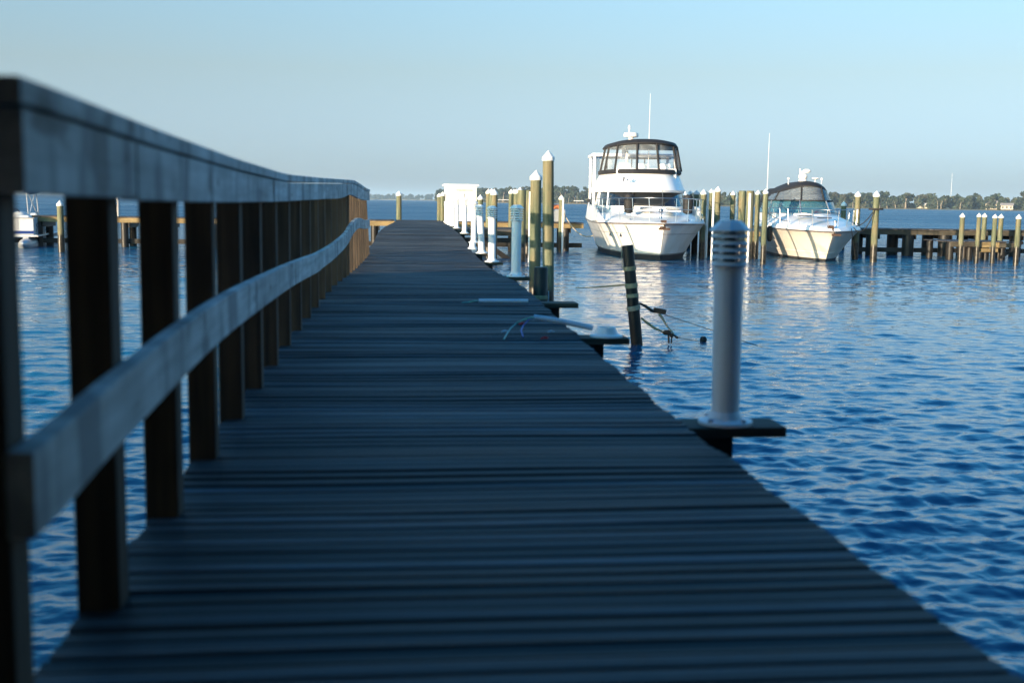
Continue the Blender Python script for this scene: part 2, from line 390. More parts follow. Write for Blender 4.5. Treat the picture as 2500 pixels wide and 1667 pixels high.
far_pier(1231, 1190, 13, 'white roofed open boat shelter on the far shore beside the left pilings')
far_pier(1413, 1115, 10, 'white roofed open boat shelter on the far shore left of the large yacht')
p = at(2322, 470, 1500); b = MB()
b.tube([(p.x, p.y, WZ), (p.x, p.y, 48)], [.22, .12], 5); tag(b.build('radio_mast', M['white']), 'thin pale radio mast rising above the far wood', 'mast')

# ---------------------------------------------------------------- the boardwalk
CX = [(-4, .272), (0, .272), (4, .28), (6.2, .31), (8, .35), (11, .44), (14, .47), (19.6, .62), (22, .72), (25, .78), (31, .95), (39, 1.2), (47, 1.47)]
CZ = [(-4, 0), (0, 0), (2, 0), (3.2, 0), (5, .0), (8, .035), (11, .05), (14, .0), (17, -.01), (19.6, 0.0), (21.5, .03), (25, .115), (31, .115), (39, .05), (47, .01)]
def curve(tab, y):
    xs = [a for a, _ in tab]; ys = [b for _, b in tab]
    y = min(max(y, xs[0]), xs[-1])
    for i in range(len(xs)-1):
        if y <= xs[i+1]:
            t = (y-xs[i])/(xs[i+1]-xs[i])
            p0 = ys[max(i-1, 0)]; p1 = ys[i]; p2 = ys[i+1]; p3 = ys[min(i+2, len(ys)-1)]
            m1 = (p2-p0)/(xs[i+1]-xs[max(i-1, 0)])*(xs[i+1]-xs[i]); m2 = (p3-p1)/(xs[min(i+2, len(xs)-1)]-xs[i])*(xs[i+1]-xs[i])
            return (2*t**3-3*t**2+1)*p1+(t**3-2*t**2+t)*m1+(-2*t**3+3*t**2)*p2+(t**3-t**2)*m2
    return ys[-1]
cx = lambda y: curve(CX, y); cz = lambda y: curve(CZ, y)
HW = .896; YEND = 47.0
dock = empty('boardwalk', (0, 0, 0), 0, 'long weathered plank boardwalk running out from the viewer to the end of the pier', 'boardwalk')
b = MB(); y = -3.5; tones = []; NF = 6*7+2
while y < YEND:
    w = .062+random.uniform(-.0015, .0015); yc = y+w/2; z = cz(yc)+random.uniform(-.002, .002)
    if 3 < y < 11: z += .006*math.sin(yc*9.1)
    l = cx(yc)-HW+random.uniform(-.006, .004); r = cx(yc)+HW+random.uniform(-.004, .006)
    tl = random.uniform(-.005, .005); tw = random.uniform(-.04, .04); yaw = random.uniform(-.004, .004)
    cup = random.uniform(-.002, .004); rings = []
    for s in range(7):
        f = s/6; x = l+(r-l)*f; zz = z+tl*(f-.5)+.002*math.sin(f*5+y*3); ys = y+(f-.5)*yaw*1.7
        sec = [(0, -.036), (0, -.006), (.006, 0), (w*.5, -cup), (w-.006, 0), (w, -.006), (w, -.036)]
        rings.append([(x, ys+a, zz+c+(a-w/2)*tw) for a, c in sec])
    b.ring(rings); y += w+random.uniform(.0045, .0085); tones += [random.random()]*NF
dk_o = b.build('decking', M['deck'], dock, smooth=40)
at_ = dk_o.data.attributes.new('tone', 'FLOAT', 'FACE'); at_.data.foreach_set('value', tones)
for off in (-HW+.09, 0, HW-.09):
    b = MB(); rings = []; yy = -3.5
    while yy <= YEND-.05:
        x = cx(yy)+off; z = cz(yy)
        rings.append([(x-.022, yy, z-.225), (x+.022, yy, z-.225), (x+.022, yy, z-.043), (x-.022, yy, z-.043)]); yy += .75
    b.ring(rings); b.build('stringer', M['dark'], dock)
yy = 1.0
while yy < 46:
    for s in (-1, 1):
        x = cx(yy)+s*(HW-.27)
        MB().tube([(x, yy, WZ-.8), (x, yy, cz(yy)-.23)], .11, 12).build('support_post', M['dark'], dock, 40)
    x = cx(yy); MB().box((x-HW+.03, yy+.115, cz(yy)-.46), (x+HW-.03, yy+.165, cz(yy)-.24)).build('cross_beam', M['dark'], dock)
    yy += 3.0

# ---------------------------------------------------------------- railing on the left
rail = empty('railing', (cx(1.8)-HW, 1.8, 0), 0, 'grey weathered timber railing along the left edge of the boardwalk', 'railing')
rail_w = Vector((cx(1.8)-HW, 1.8, 0))
def rbuild(b, name, m, smooth=None, bevel=0):
    b.v = [tuple(Vector(p)-rail_w) for p in b.v]; return b.build(name, m, rail, smooth, bevel)
XR = [(0, -.538), (1.6, -.538), (2.4, -.547), (5, -.543), (6.5, -.527), (7.8, -.50), (9.7, -.455), (12, -.385), (14, -.345), (17, -.28), (19.7, -.235)]
ZT = [(0, .0), (1.67, .0), (2.15, -.004), (2.9, -.009), (3.6, -.013), (4.8, -.015), (6, -.016), (7, -.011), (8.9, -.004), (10.6, .003), (11.8, .033), (12.9, .034), (14.4, .0), (16.8, -.022), (19.5, -.02)]
ZC = [(0, .0), (1.64, -.005), (2.29, -.012), (2.68, -.018), (3.4, -.026), (4.1, -.034), (4.8, -.038), (6, -.043), (7, -.034), (8, -.023), (9.85, .001), (11.7, .026), (13.1, .040), (14.9, .02), (16.6, -.008), (19.5, -.015)]
ZM = [(0, -.01), (1.66, -.007), (2.14, .008), (2.94, .026), (3.74, .032), (4.8, .028), (5.5, .019), (7, -.008), (8.45, -.028), (11, -.004), (12.2, .06), (13.2, .112), (14.5, .12), (16.5, .06), (18.3, .035), (19.8, .04)]
xr = lambda y: curve(XR, y); zt = lambda y: curve(ZT, y); zc = lambda y: curve(ZC, y); zm = lambda y: curve(ZM, y)
YR0, YR1, SP = 1.675, 18.5, .692
def strip(y0, y1, x0, x1, z0, z1, zf, jig, zf1=None):
    zf1 = zf1 or zf
    b = MB(); rings = []; n = max(2, int((y1-y0)/.12)); ph = random.random()*6
    for i in range(n+1):
        yy = y0+(y1-y0)*i/n; x = xr(yy); z = EYE+zf(yy); w = jig*math.sin(yy*2.1+ph); e = .0025
        a0, a1, c0, c1 = x+x0+w, x+x1+w, z+z0, EYE+zf1(yy)+z1+jig*.4*math.sin(yy*1.3+ph)
        rings.append([(a0+e, yy, c0), (a1-e, yy, c0), (a1, yy, c0+e), (a1, yy, c1-e), (a1-e, yy, c1), (a0+e, yy, c1), (a0, yy, c1-e), (a0, yy, c0+e)])
    return b.ring(rings)
joints = [1.655, 2.45, 5.35, 8.4, 11.6, 14.9, YR1]
for k in range(len(joints)-1):
    y0, y1 = joints[k]+.008, joints[k+1]-.008; dz = random.uniform(-.004, .004)
    rbuild(strip(y0, y1, .001, .040, 0+dz, .124, zt, .0015, zc), 'top_board', M['rail'])
for k in range(len(joints)-1):
    y0, y1 = joints[k]+(.13 if 0 < k else -.02)+.004, joints[min(k+1, len(joints)-1)]+(.13 if k+1 < len(joints)-1 else 0)-.004
    if k == 0: y1 = joints[1]+.02
    if k == 1: y0 = joints[1]+.028
    rbuild(strip(y0, y1, -.096, .046, .1285, .165, zc, .0015), 'cap_board', M['rail'])
mj = [1.65, 4.6, 8.3, 12.0, 15.6, YR1+.25]
for k in range(len(mj)-1):
    rbuild(strip(mj[k]+.003, mj[k+1]-.003, .001, .040, -.487, -.358, zm, .004), 'mid_board', M['rail'])
i = 0; yy = YR0
while yy < YR1-.02:
    x = xr(yy); zb = cz(yy)-.22; zz = EYE+min(zt(yy), zc(yy))+.12
    lean = 0 if yy < 10 else .002*(yy-10)
    sh = Matrix.Shear('XY', 4, (0, 0))
    bb = MB(); b0 = x-.088; dxx = random.uniform(-.004, .004)
    xo = cx(yy)-HW-.005
    bx0 = min(b0, 99)
    lx = -.02+dxx
    fo = max(0, yy-12.5)*.012; p = [(b0+fo, yy, zb), (b0+fo+.0875, yy, zb), (b0+fo+.0875, yy+.085, zb), (b0+fo, yy+.085, zb)]
    q = [(b0+0, yy+dxx, zz), (b0+.0875, yy+dxx, zz), (b0+.0875, yy+.085+dxx, zz), (b0, yy+.085+dxx, zz)]
    bb.ring([p, q]); rbuild(bb, 'post', M['post'], bevel=.003)
    i += 1; yy += SP if yy < 12 else SP*.86

# ---------------------------------------------------------------- ledges and bollard lights on the right
def ledge(y, out=.29, wd=.2, blk=True):
    x = cx(y)+HW+.012; z = cz(y)+.026
    MB().box((x-.5, y-wd/2, z-.078), (x+out, y+wd/2, z-.038)).build('ledge_board', M['ledge'], dock, bevel=.003)
    MB().box((x-.4, y-.045, z-.17), (x+out*.5, y+.045, z-.0785)).build('ledge_bracket', M['dark'], dock)
def bollard(y, label, lean=(0, 0), grp='white louvred dock lights', dx=.12, dirt=0):
    x = cx(y)+HW+dx; z = cz(y)-.012
    t = empty('dock_light', (x, y, z), random.uniform(0, .7), label, 'dock light', grp); t.rotation_euler[0] = lean[1]; t.rotation_euler[1] = lean[0]; t.scale = (1.03,)*3
    fl = MB().lathe([(.105, 0), (.105, .012), (.07, .022), (.058, .045), (.0545, .05)], n=24)
    fl = fl.build('base_flange', M['tube'], t, 35)
    for k in range(4 if y < 14 else 0):
        a = k*math.pi/2+.5; MB().lathe([(.011, 0), (.011, .011), (.006, .016)], (.088*math.cos(a), .088*math.sin(a), .012), 6).build('bolt', M['steel'], t)
    MB().lathe([(.0535, .05), (.0535, .595), (.057, .597), (.057, .612), (.05, .613)], n=28).build('pole', M['tube'], t, 35)
    MB().lathe([(.030, .61), (.030, .745)], n=16).build('lamp_tube', M['glassd'], t, 35)
    b = MB()
    for k in range(5):
        zz = .618+k*.0265; b.lathe([(.040, zz+.008), (.056, zz+.0145), (.056, zz+.0155), (.0735, zz+.001), (.0725, zz-.002), (.040, zz+.006)], n=24)
    for a in range(4):
        b.box((.036*math.cos(a*1.571+.4)-.004, .036*math.sin(a*1.571+.4)-.004, .612), (.036*math.cos(a*1.571+.4)+.004, .036*math.sin(a*1.571+.4)+.004, .75))
    b.build('louvres', M['tube'], t, 35)
    MB().lathe([(.03, .744), (.080, .746), (.080, .752), (.045, .783), (.038, .787), (.0, .788)], n=8, ph=.39).build('cap', M['tube'], t)
    return t
BY = [4.36, 12.8, 16.4, 19.0, 22.3, 26, 31, 34.5, 37.4, 39.6, 41.8, 44.3]
lab = ['near blurred white louvred dock light with green stain, closest to the viewer',
 'blue shaded dock light left of the two tall pilings, second of those standing',
 'dock light with two sunlit patches, just behind the shaded one',
 'leaning dock light with a narrow sunlit streak, fourth standing light from the viewer',
 'sunlit dock light partly hidden behind the leaning one', 'sunlit dock light sixth along the boardwalk, standing clear on its ledge',
 'sunlit dock light in front of the white hut door side', 'sunlit dock light, eighth along the boardwalk', 'sunlit dock light, ninth along the boardwalk',
 'sunlit dock light, third from the far end of the row', 'sunlit dock light, second from the far end of the row', 'farthest dock light in the row, beside the end pilings']
leans = [(-.012, .0), (.0, 0), (-.012, 0), (-.055, 0), (.0, 0), (.01, 0), (.0, 0), (.01, 0), (0, 0), (0, 0), (.01, 0), (0, 0)]
for k, y in enumerate(BY):
    bollard(y, lab[k], leans[k], dx=(.15 if k else .19)); ledge(y, .29 if k else .40)
ledge(7.05, .31); ledge(9.25, .30)
x7 = cx(7.05)+HW+.19
stub = empty('broken_light_base', (x7, 7.05, cz(7.05)-.012), 0, 'white base left over from a broken dock light, on the empty ledge', 'light base')
MB().lathe([(.105, 0), (.105, .012), (.075, .02), (.062, .05), (.058, .062), (.05, .062), (.05, .03), (0.001, .03)], n=24).build('flange', M['tube'], stub, 35)
st2 = empty('broken_light_base', (cx(20.2)+HW+.05, 20.2, cz(20.2)-.012), 0, 'small bluish stub of a missing dock light beside the boardwalk, far off', 'light base')
MB().lathe([(.09, 0), (.09, .02), (.06, .05), (.055, .11), (.04, .13), (.001, .135)], n=16).build('flange', M['tube'], st2, 35)

# broken conduits, wires and bits on the deck
def tubeobj(name, pts, r, m, label, cat, group=None, n=8):
    b = MB(); b.tube(pts, r, n); o = b.build(name, m, None, 40); return tag(o, label, cat, group)
zt1 = cz(9.3)+.025
a, c = onz(1169, 734.5, zt1), onz(1289, 735, zt1+.0)
tubeobj('conduit', [a, a.lerp(c, .5), c], .017, M['conduit'], 'straight pale blue conduit lying flat on the deck by the dark mooring post', 'conduit')
w0 = a
tubeobj('wire', [w0+Vector((.02, .01, -.003)), w0+Vector((-.03, -.02, .004)), w0+Vector((-.07, .05, -.013)), w0+Vector((-.13, .02, -.016))], .004, M['teal'], 'teal wire end poking from the flat conduit', 'wire')
a, c = onz(1303, 774, cz(7.9)+.09), onz(1446, 804, cz(7.05)+.075)
c = at(1447, 801, 7.12)
tubeobj('conduit', [a, a.lerp(c, .5)+Vector((0, 0, .006)), c], .018, M['conduit'], 'pale blue conduit sloping from the deck onto the broken light base', 'conduit')
def dk(u, v, h=.006): return onz(u, v, .03+h)
tubeobj('wire', [a, dk(1283, 779, .07), dk(1262, 788, .03), dk(1247, 801), dk(1238, 814), dk(1230, 828)], .0045, M['teal'], 'loose teal wire trailing from the sloping conduit across the deck', 'wire')
tubeobj('wire', [a, dk(1290, 781, .05), dk(1278, 794, .02), dk(1272, 806), dk(1277, 822)], .004, M['bluew'], 'short blue wire curling beside the teal wire', 'wire')
for k, (u, v, mm, lb) in enumerate([(1225, 810, 'conduit', 'pale scrap of cable sheath left of the teal wire'), (1322, 826, 'red', 'small red wire nut lying on the deck right of the wires'), (1338, 811, 'conduit', 'pale scrap of cable sheath near the deck edge'), (1268, 791, 'red', 'red tape scrap among the wires')]):
    q = dk(u, v, .004); tubeobj('cable_scrap', [q, q+Vector((.022, .012, .004)), q+Vector((.04, .004, .002))], [.006, .008, .005], M[mm], lb, 'scrap', 'scraps of cable on the deck')

# ---------------------------------------------------------------- mooring posts and pilings
def water_at(u, v): return onz(u, v, WZ)
def px2m(px, Y): return px*Y/FN*1.0
def piling(u, Y, vtop, w, label, cap=True, ub=None, r=None, grp='timber pilings with white caps', leanx=0):
    top = at(u, vtop, Y); r = r or px2m(w, Y)/2*.985
    hc = r*(1.5 if cap else 0)
    xb = at(ub, 600, Y).x if ub else top.x
    t = empty('piling' if r > .06 else 'pole', (xb, Y, WZ), random.uniform(0, 6), label, 'piling', grp)
    H = top.z-WZ-hc; dx = top.x-xb
    ca, sa = math.cos(-t.rotation_euler[2]), math.sin(-t.rotation_euler[2])
    def pt(z): f = z/H; return (dx*f*ca, dx*f*sa, z)
    b = MB(); rings = []
    for zz in (-.8, 0, H*.3, H*.6, H-.01, H):
        f = 1.06-.08*max(zz, 0)/H; cxx, cyy, _ = pt(zz); rr = r*f*(.9 if (zz == H and not cap) else 1)
        rings.append([(cxx+rr*math.cos(k*math.pi/8)*(1+.015*math.sin(3*k)), cyy+rr*math.sin(k*math.pi/8), zz) for k in range(16)])
    b.ring(rings); b.build('shaft', M['piling'], t, 50)
    if cap:
        cxx, cyy, _ = pt(H)
        MB().lathe([(r*1.10, -r*.35), (r*1.12, r*.25), (r*.98, r*.42), (r*.08, hc-.01), (.002, hc)], (cxx, cyy, H), 20).build('cap', M['white'], t, 35)
    return t
def pole(u, Y, vtop, w, label):
    top = at(u, vtop, Y); r = px2m(w, Y)/2
    b = MB(); b.tube([(top.x, Y, WZ-.5), (top.x, Y, top.z)], r, 12); b.v = [(p[0]-top.x, p[1]-Y, p[2]-WZ) for p in b.v]
    o = b.build('white_pole', M['white'], None, 40); o.location = (top.x, Y, WZ); return tag(o, label, 'pole', 'white plastic poles among the pilings')
wY = lambda u, v: water_at(u, v).y
piling(1339, 18.3, 367, 28, 'tallest piling with a white cap, right one of the near pair beside the boardwalk', ub=1342)
piling(1309, 19.0, 415, 27.5, 'shorter left piling of the near pair, white cap, close to the tallest', ub=1307)
piling(1207, 39.5, 461, 16.5, 'right piling of the capped trio just right of the white hut')
piling(1200.5, 41.5, 460, 13, 'middle piling of the capped trio right of the white hut')
piling(1193, 43.5, 461, 13, 'left piling of the capped trio right of the white hut')
piling(1173, 44.5, 475, 13.5, 'short capped piling directly at the right side of the white hut')
piling(1248.5, 46, 461.5, 12.5, 'leftmost capped piling of the tight row left of the near pair')
piling(1255, 44.5, 461.5, 12.5, 'second capped piling of the tight row left of the near pair')
piling(1260.5, 43, 461, 13, 'third capped piling of the tight row left of the near pair')
piling(1270, 41, 457, 15, 'tallest capped piling of the tight row, behind the flat topped one')
piling(1274.5, 38.6, 464, 20.5, 'thick flat topped piling in front of the tight row', cap=False)
piling(1290, 42, 464.5, 18, 'flat topped piling half hidden behind the short piling of the near pair', cap=False)
pole(1294, 38.2, 468, 5, 'white pole between the flat topped pilings and the near pair')
piling(1371, wY(1371, 617), 476, 12.5, 'lone capped piling on the left of the large yacht')
pole(1375, wY(1371, 617)-.22, 487, 5, 'white pole fixed to the lone piling left of the large yacht')
piling(1072, 48.2, 472, 9.5, 'left capped piling of the pair at the far end of the boardwalk')
piling(1081, 47.6, 468, 11.5, 'right capped piling of the pair at the far end of the boardwalk')
piling(974, 48.5, 466, 13, 'single capped piling standing alone at the far left end of the boardwalk')
# between the yachts
piling(1685.5, 50.5, 465, 10, 'far capped piling seen just right of the large yacht deck')
piling(1701, 49.5, 464, 12.5, 'capped piling second right of the large yacht, behind its rail')
piling(1718.5, 42.2, 462, 14.5, 'capped piling close against the right side of the large yacht')
pole(1729, 42.4, 471, 5.2, 'white pole nearest the right side of the large yacht')
piling(1737, 45, 461, 10.5, 'slim capped piling between two white poles right of the large yacht')
pole(1743, 40.8, 465, 5.6, 'white pole directly behind the near dock light head')
piling(1753.5, 44, 455, 14.5, 'tallest capped piling between the two yachts')
piling(1790, 47, 466, 12, 'capped piling in shade midway between the two yachts')
pole(1799.5, 45, 469, 4.8, 'white pole midway between the two yachts')
piling(1813, 42.5, 466, 18, 'flat topped thick piling, left of the two between the yachts', cap=False)
piling(1832, 41.2, 466, 19.5, 'flat topped thick piling, right of the two between the yachts', cap=False)
pole(1831.5, 39.4, 472, 6.3, 'white pole in front of the right flat topped piling')
piling(1851, 42, 464, 12.5, 'left capped piling beside the bow of the small cruiser')
piling(1870, wY(1870, 646), 461, 13.5, 'right capped piling beside the left side of the small cruiser')
piling(2060.5, 51, 491, 13.5, 'low capped piling behind the right rail of the small cruiser')
piling(2095.5, wY(2095, 633), 467, 15, 'capped piling touching the right side of the small cruiser')
P_big = piling(2141, wY(2141, 641), 466, 16.5, 'tall capped piling with black mooring lines, right of the small cruiser')
piling(2350.5, wY(2350, 639), 520, 12.4, 'first short capped piling of the low platform on the far right')
piling(2391, wY(2391, 643), 520, 10.8, 'second short capped piling of the low platform, with sunlit front')
piling(2404.5, 45, 520, 12.2, 'third short capped piling of the low platform, behind its deck')
piling(2430, wY(2430, 644), 522.5, 11.6, 'fourth short capped piling of the low platform, at its front corner')
piling(2445, 44.6, 522, 12.2, 'fifth short capped piling of the low platform, behind its deck')
piling(2488, wY(2488, 647), 523, 13.4, 'rightmost short capped piling of the low platform at the picture edge')
piling(146, wY(146, 616), 489, 14.5, 'capped piling beside the pontoon boat on the left')
piling(277, 42.5, 486.5, 14, 'capped piling in front of the left pier, seen between railing posts')

# dark mooring post by the boardwalk
x0 = at(1321, 652, 11.2)
t = empty('mooring_post', (x0.x, 11.2, WZ), 0, 'short thick dark mooring post with a strap, right at the boardwalk edge', 'mooring post')
MB().lathe([(.075, -.6), (.072, 0), (.070, x0.z-WZ-.01), (.062, x0.z-WZ)], n=18).build('shaft', M['dark'], t, 40)
zs = -.13-WZ
MB().lathe([(.074, zs-.05), (.080, zs-.045), (.080, zs-.01), (.074, zs-.005)], n=18).build('strap', M['strap'], t, 40)
MB().lathe([(.074, zs+.02), (.079, zs+.025), (.079, zs+.055), (.074, zs+.06)], n=18).build('strap', M['strap'], t, 40)
MB().box((.074, -.02, zs-.16), (.083, .02, zs+.10)).build('strap_tail', M['conduit'], t)
a = at(1270, 716, 11.6); 
tubeobj('mooring_hook', [a+Vector((0.02, 0, -.03)), a+Vector((-.03, 0, -.02)), a+Vector((-.035, 0, .02)), a+Vector((0, 0, .035)), a+Vector((.03, 0, .01)), a+Vector((.1, -.05, .0)), x0+Vector((-.07, 0, -.31))], .009, M['rust'], 'rusty eye hook reaching from the boardwalk edge to the dark mooring post', 'hook')
tubeobj('mooring_line', [at(1272, 718, 11.8), at(1292, 722, 11.5), (x0.x-.07, 11.2, -.15)], .013, M['rope'], 'tan rope from the boardwalk edge round the dark mooring post', 'rope')
# leaning post standing in the water
bp = water_at(1555, 842); tp = at(1532, 599, bp.y)
t = empty('leaning_post', (bp.x, bp.y, WZ), 0, 'dark leaning wooden post standing alone in the open water', 'post')
ax = tp-Vector((bp.x, bp.y, WZ)); Lh = ax.length; Rx = ax.to_track_quat('Z', 'Y').to_matrix().to_4x4()
MB().lathe([(.088, -.6), (.086, 0), (.087, .5), (.084, .9), (.083, Lh-.02), (.08, Lh)], n=18, M=Rx).build('shaft', M['dark'], t, 40)
for f, h in ((.77, .03), (.60, .035), (.50, .028)):
    zz = f*Lh; MB().lathe([(.085, zz-h), (.093, zz-h+.004), (.093, zz+h-.004), (.085, zz+h)], n=18, M=Rx).build('strap', M['strap'], t, 40)
bb = MB()
for k in range(3):
    bb.tube([Rx @ Vector((.093*math.cos(q*.5236), .093*math.sin(q*.5236), .36*Lh+.022*k+.01*math.sin(q*.52))) for q in range(13)], .013, 6)
bb.build('rope_coil', M['rope'], t, 60)
MB().tube([Rx @ Vector((-.03, -.088, Lh)), Rx @ Vector((-.028, -.094, Lh*.9)), Rx @ Vector((-.022, -.096, Lh*.77))], .006, 6).build('cord', M['rope'], t)
MB().tube([Rx @ Vector((-.09, -.01, Lh*.60)), Rx @ Vector((-.105, -.02, Lh*.56)), Rx @ Vector((-.11, -.02, Lh*.51)), Rx @ Vector((-.09, -.02, Lh*.48))], .008, 6).build('shackle', M['rust'], t)
Yp = bp.y
A = lambda u, v, dy=0: at(u, v, Yp+dy)
tubeobj('mooring_line', [A(1405, 703.5, .2), A(1450, 701.5, .1), A(1490, 698.5), A(1530, 695), A(1553, 696)], [.006, .009, .012, .014, .014], M['strap'], 'tan webbing strap stretched leftwards from the leaning post over the water', 'strap')
tubeobj('rope_tail', [A(1561, 740), A(1575, 747), A(1590, 758), A(1600, 762)], [.012, .02, .024, .016], M['ropeb'], 'thick dark rope splice from the leaning post to the pulley block', 'rope')
tb = MB(); c = A(1611, 759); tb.box((-.095, -.03, -.04), (.09, .03, .035), Matrix.Translation(c) @ Matrix.Rotation(R(10), 4, 'Y')); o = tb.build('pulley_block', M['rust'], None, None, .012); tag(o, 'dark slotted pulley block held between ropes right of the leaning post', 'pulley')
tubeobj('rope_tail', [A(1609, 766), A(1616, 775), A(1630, 798), A(1645, 815)], [.022, .02, .013, .012], M['rope'], 'frayed pale rope running down from the pulley block to the lower shackle', 'rope')
tubeobj('rope_tail', [A(1565, 776), A(1580, 788), A(1598, 801), A(1618, 810)], [.014, .02, .02, .012], M['strap'], 'knotted tan rope from the foot of the leaning post to the lower shackle', 'rope')
sh = MB(); sh.ball(A(1628, 812), .05, 10, (1.3, .7, .8)); sh.ball(A(1640, 818), .035, 8); sh.tube([A(1632, 815), A(1633, 838)], .014, 6); sh.tube([A(1640, 815), A(1639, 838)], .011, 6)
sh.tube([A(1645, 818), A(1652, 823), A(1655, 825)], [.012, .018, .018], 6)
tag(sh.build('shackle', M['rust'], None, 50), 'rusty iron shackle hanging at the rope end just above the water', 'shackle')
tubeobj('mooring_line', [A(1625, 769), A(1680, 787), A(1750, 810), A(1830, 838, -.3), A(1850, 844, -.4)], .005, M['ropeb'], 'thin dark line from the pulley block passing behind the near dock light', 'rope')
tubeobj('mooring_line', [A(1655, 824), A(1680, 829), A(1714, 834)], .0045, M['ropeb'], 'thin dark line from the shackle to the small float', 'rope')
fl = MB(); c = water_at(1717, 834); fl.ball((c.x, c.y, WZ+.03), .055, 12); tag(fl.build('float_ball', M['black'], None, 60), 'small black ball float on the water right of the shackle', 'float')

# ---------------------------------------------------------------- pier at the far end
def pier(name, X0, X1, Y0, dz, label, skew=0, depth=1.9, sp=1.65, fascia='beam', parent_posts=True, pw=.15):
    t = empty(name, (X0, Y0, WZ), 0, label, 'pier'); H = -WZ+dz; n = int((X1-X0)/.15)
    b = MB()
    for k in range(n):
        x = k*(X1-X0)/n; z = random.uniform(-.004, .004); b.box((x, -.03, H-.04+z), (x+(X1-X0)/n-.008, depth, H+z))
    b.build('decking', M['plank'], t)
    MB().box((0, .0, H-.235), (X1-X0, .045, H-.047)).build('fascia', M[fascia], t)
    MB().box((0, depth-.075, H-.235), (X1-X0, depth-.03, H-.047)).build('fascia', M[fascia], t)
    MB().box((0, .30, .14), (X1-X0, .36, .33)).build('brace', M['brace'], t)
    x = .5
    while x < X1-X0-.2:
        for yy in (.18, depth-.25):
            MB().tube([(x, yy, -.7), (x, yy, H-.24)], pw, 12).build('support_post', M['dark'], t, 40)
        MB().box((x+pw+.01, .05, H-.43), (x+pw+.06, depth-.1, H-.24)).build('cross_beam', M['dark'], t)
        x += sp
    return t
xe = cx(47)
pier('left_pier', -19, xe-HW-.1, 46.7, .02, 'golden brown pier running left from the far end of the boardwalk')
pier('end_pier', xe-HW-.05, 8.35, 47.05, .0, 'dark pier running right from the far end of the boardwalk to the large yacht')
xr0 = at(2104, 600, 45.6).x
pier('right_pier', xr0, 29.5, 45.6, -.07, 'long dark pier running right from the small cruiser on many posts', sp=1.6, pw=.24, fascia='ledge')  # darker fascia timber stands in for the shade over this pier
# finger pier between the yachts
fx = at(1795, 600, 42.5).x
t = empty('finger_pier', (fx-.9, 42.6, WZ), 0, 'narrow finger pier between the two yachts, mostly behind pilings', 'pier')
b = MB()
for k in range(40): b.box((0, k*.15, 1.02), (1.9, k*.15+.14, 1.06))
b.build('decking', M['plank'], t)
MB().box((0, -.045, .83), (1.9, 0, 1.01)).build('fascia', M['beam'], t)
MB().box((.15, -.02, .60), (1.75, .02, .80)).build('cross_beam', M['beam'], t)
for x in (.15, 1.7):
    for yy in (.3, 3, 5.7): MB().tube([(x, yy, -.6), (x, yy, 1.0)], .13, 12).build('support_post', M['dark'], t, 40)
# pier bits behind bollards (right of the boardwalk, shaded landing)
a = at(1214, 560, 41.0); c = at(1246, 560, 41.0)
t = empty('side_landing', (a.x-.3, 41, WZ), 0, 'dark side landing with a diagonal brace behind the dock lights', 'landing')
MB().box((-1.6, 0, .98), (1.9, 3.2, 1.03)).build('decking', M['plank'], t); MB().box((-1.6, -.045, .80), (1.9, 0, .975)).build('fascia', M['ledge'], t)
MB().box((-1.6, -.04, .55), (1.9, .01, .72)).build('cross_beam', M['dark'], t)
MB().box((-.09, -.09, 0), (.09, -.045, 1.5), Matrix.Translation((-.3, 0, .65)) @ Matrix.Rotation(R(125), 4, 'Y')).build('diagonal_brace', M['dark'], t)
for x in (-1.5, 1.7): MB().tube([(x, .3, -.6), (x, .3, .97)], .13, 12).build('support_post', M['dark'], t, 40)
# low platform on the far right
zA = at(2391, 590, 42.2)
t = empty('low_platform', (at(2303, 590, 43).x, 42.4, WZ), 0, 'low stepped wooden platform among the short pilings on the far right', 'platform')
wpf = at(2482, 590, 42.4).x-at(2303, 590, 43).x
b = MB(); n = int(wpf/.15)
for k in range(n): b.box((k*.15, 0, .70), (k*.15+.142, 2.3, .735))
b.build('decking', M['plank'], t)
MB().box((0, -.045, .52), (wpf*.47, -.001, .70)).build('fascia', M['ledge'], t); MB().box((wpf*.475, -.05, .50), (wpf*.73, -.001, .715)).build('fascia', M['beam'], t)
MB().box((wpf*.735, -.045, .50), (wpf, -.001, .68)).build('fascia', M['ledge'], t); MB().box((wpf*.46, -.02, .32), (wpf*.72, .03, .47)).build('cross_beam', M['beam'], t)
for x in (.15, wpf*.35, wpf*.6, wpf*.85):
    for yy in (.3, 2.0): MB().tube([(x, yy, -.6), (x, yy, .69)], .13, 12).build('support_post', M['dark'], t, 40)
MB().box((-.06, -.1, 0), (.06, -.06, 1.1), Matrix.Translation((wpf*.75, 0, .1)) @ Matrix.Rotation(R(55), 4, 'Y')).build('diagonal_brace', M['dark'], t)
# white hut
hl, hr = at(1088.5, 500, 47.6), at(1163, 500, 47.6); hz = at(1120, 455, 47.6).z; hb = -.0
t = empty('utility_hut', (hl.x, 47.6, .004), 0, 'white utility hut with a flat overhanging roof at the far end of the boardwalk', 'hut')
ww = hr.x-hl.x; hh = hz-.004
MB().box((0, 0, 0), (ww, 1.4, hh)).build('wall', M['white'], t)
MB().box((-.08, -.1, hh+.001), (ww+.09, 1.5, hh+.085)).build('roof', M['white'], t, None, .008)
v = MB()
for k in range(4): v.box((ww*.33, -.02, hh-.20+k*.022), (ww*.88, -.004, hh-.188+k*.022))
v.build('vent', M['alu'], t); MB().lathe([(.018, 0), (.018, .02)], (ww*.12, -.02, hh-.1), 10).build('fitting', M['rust'], t)
d = MB(); d.box((ww*.58, -.012, .05), (ww*.63, -.003, hh-.3)); d.build('door_edge', M['alu'], t)
v = MB()
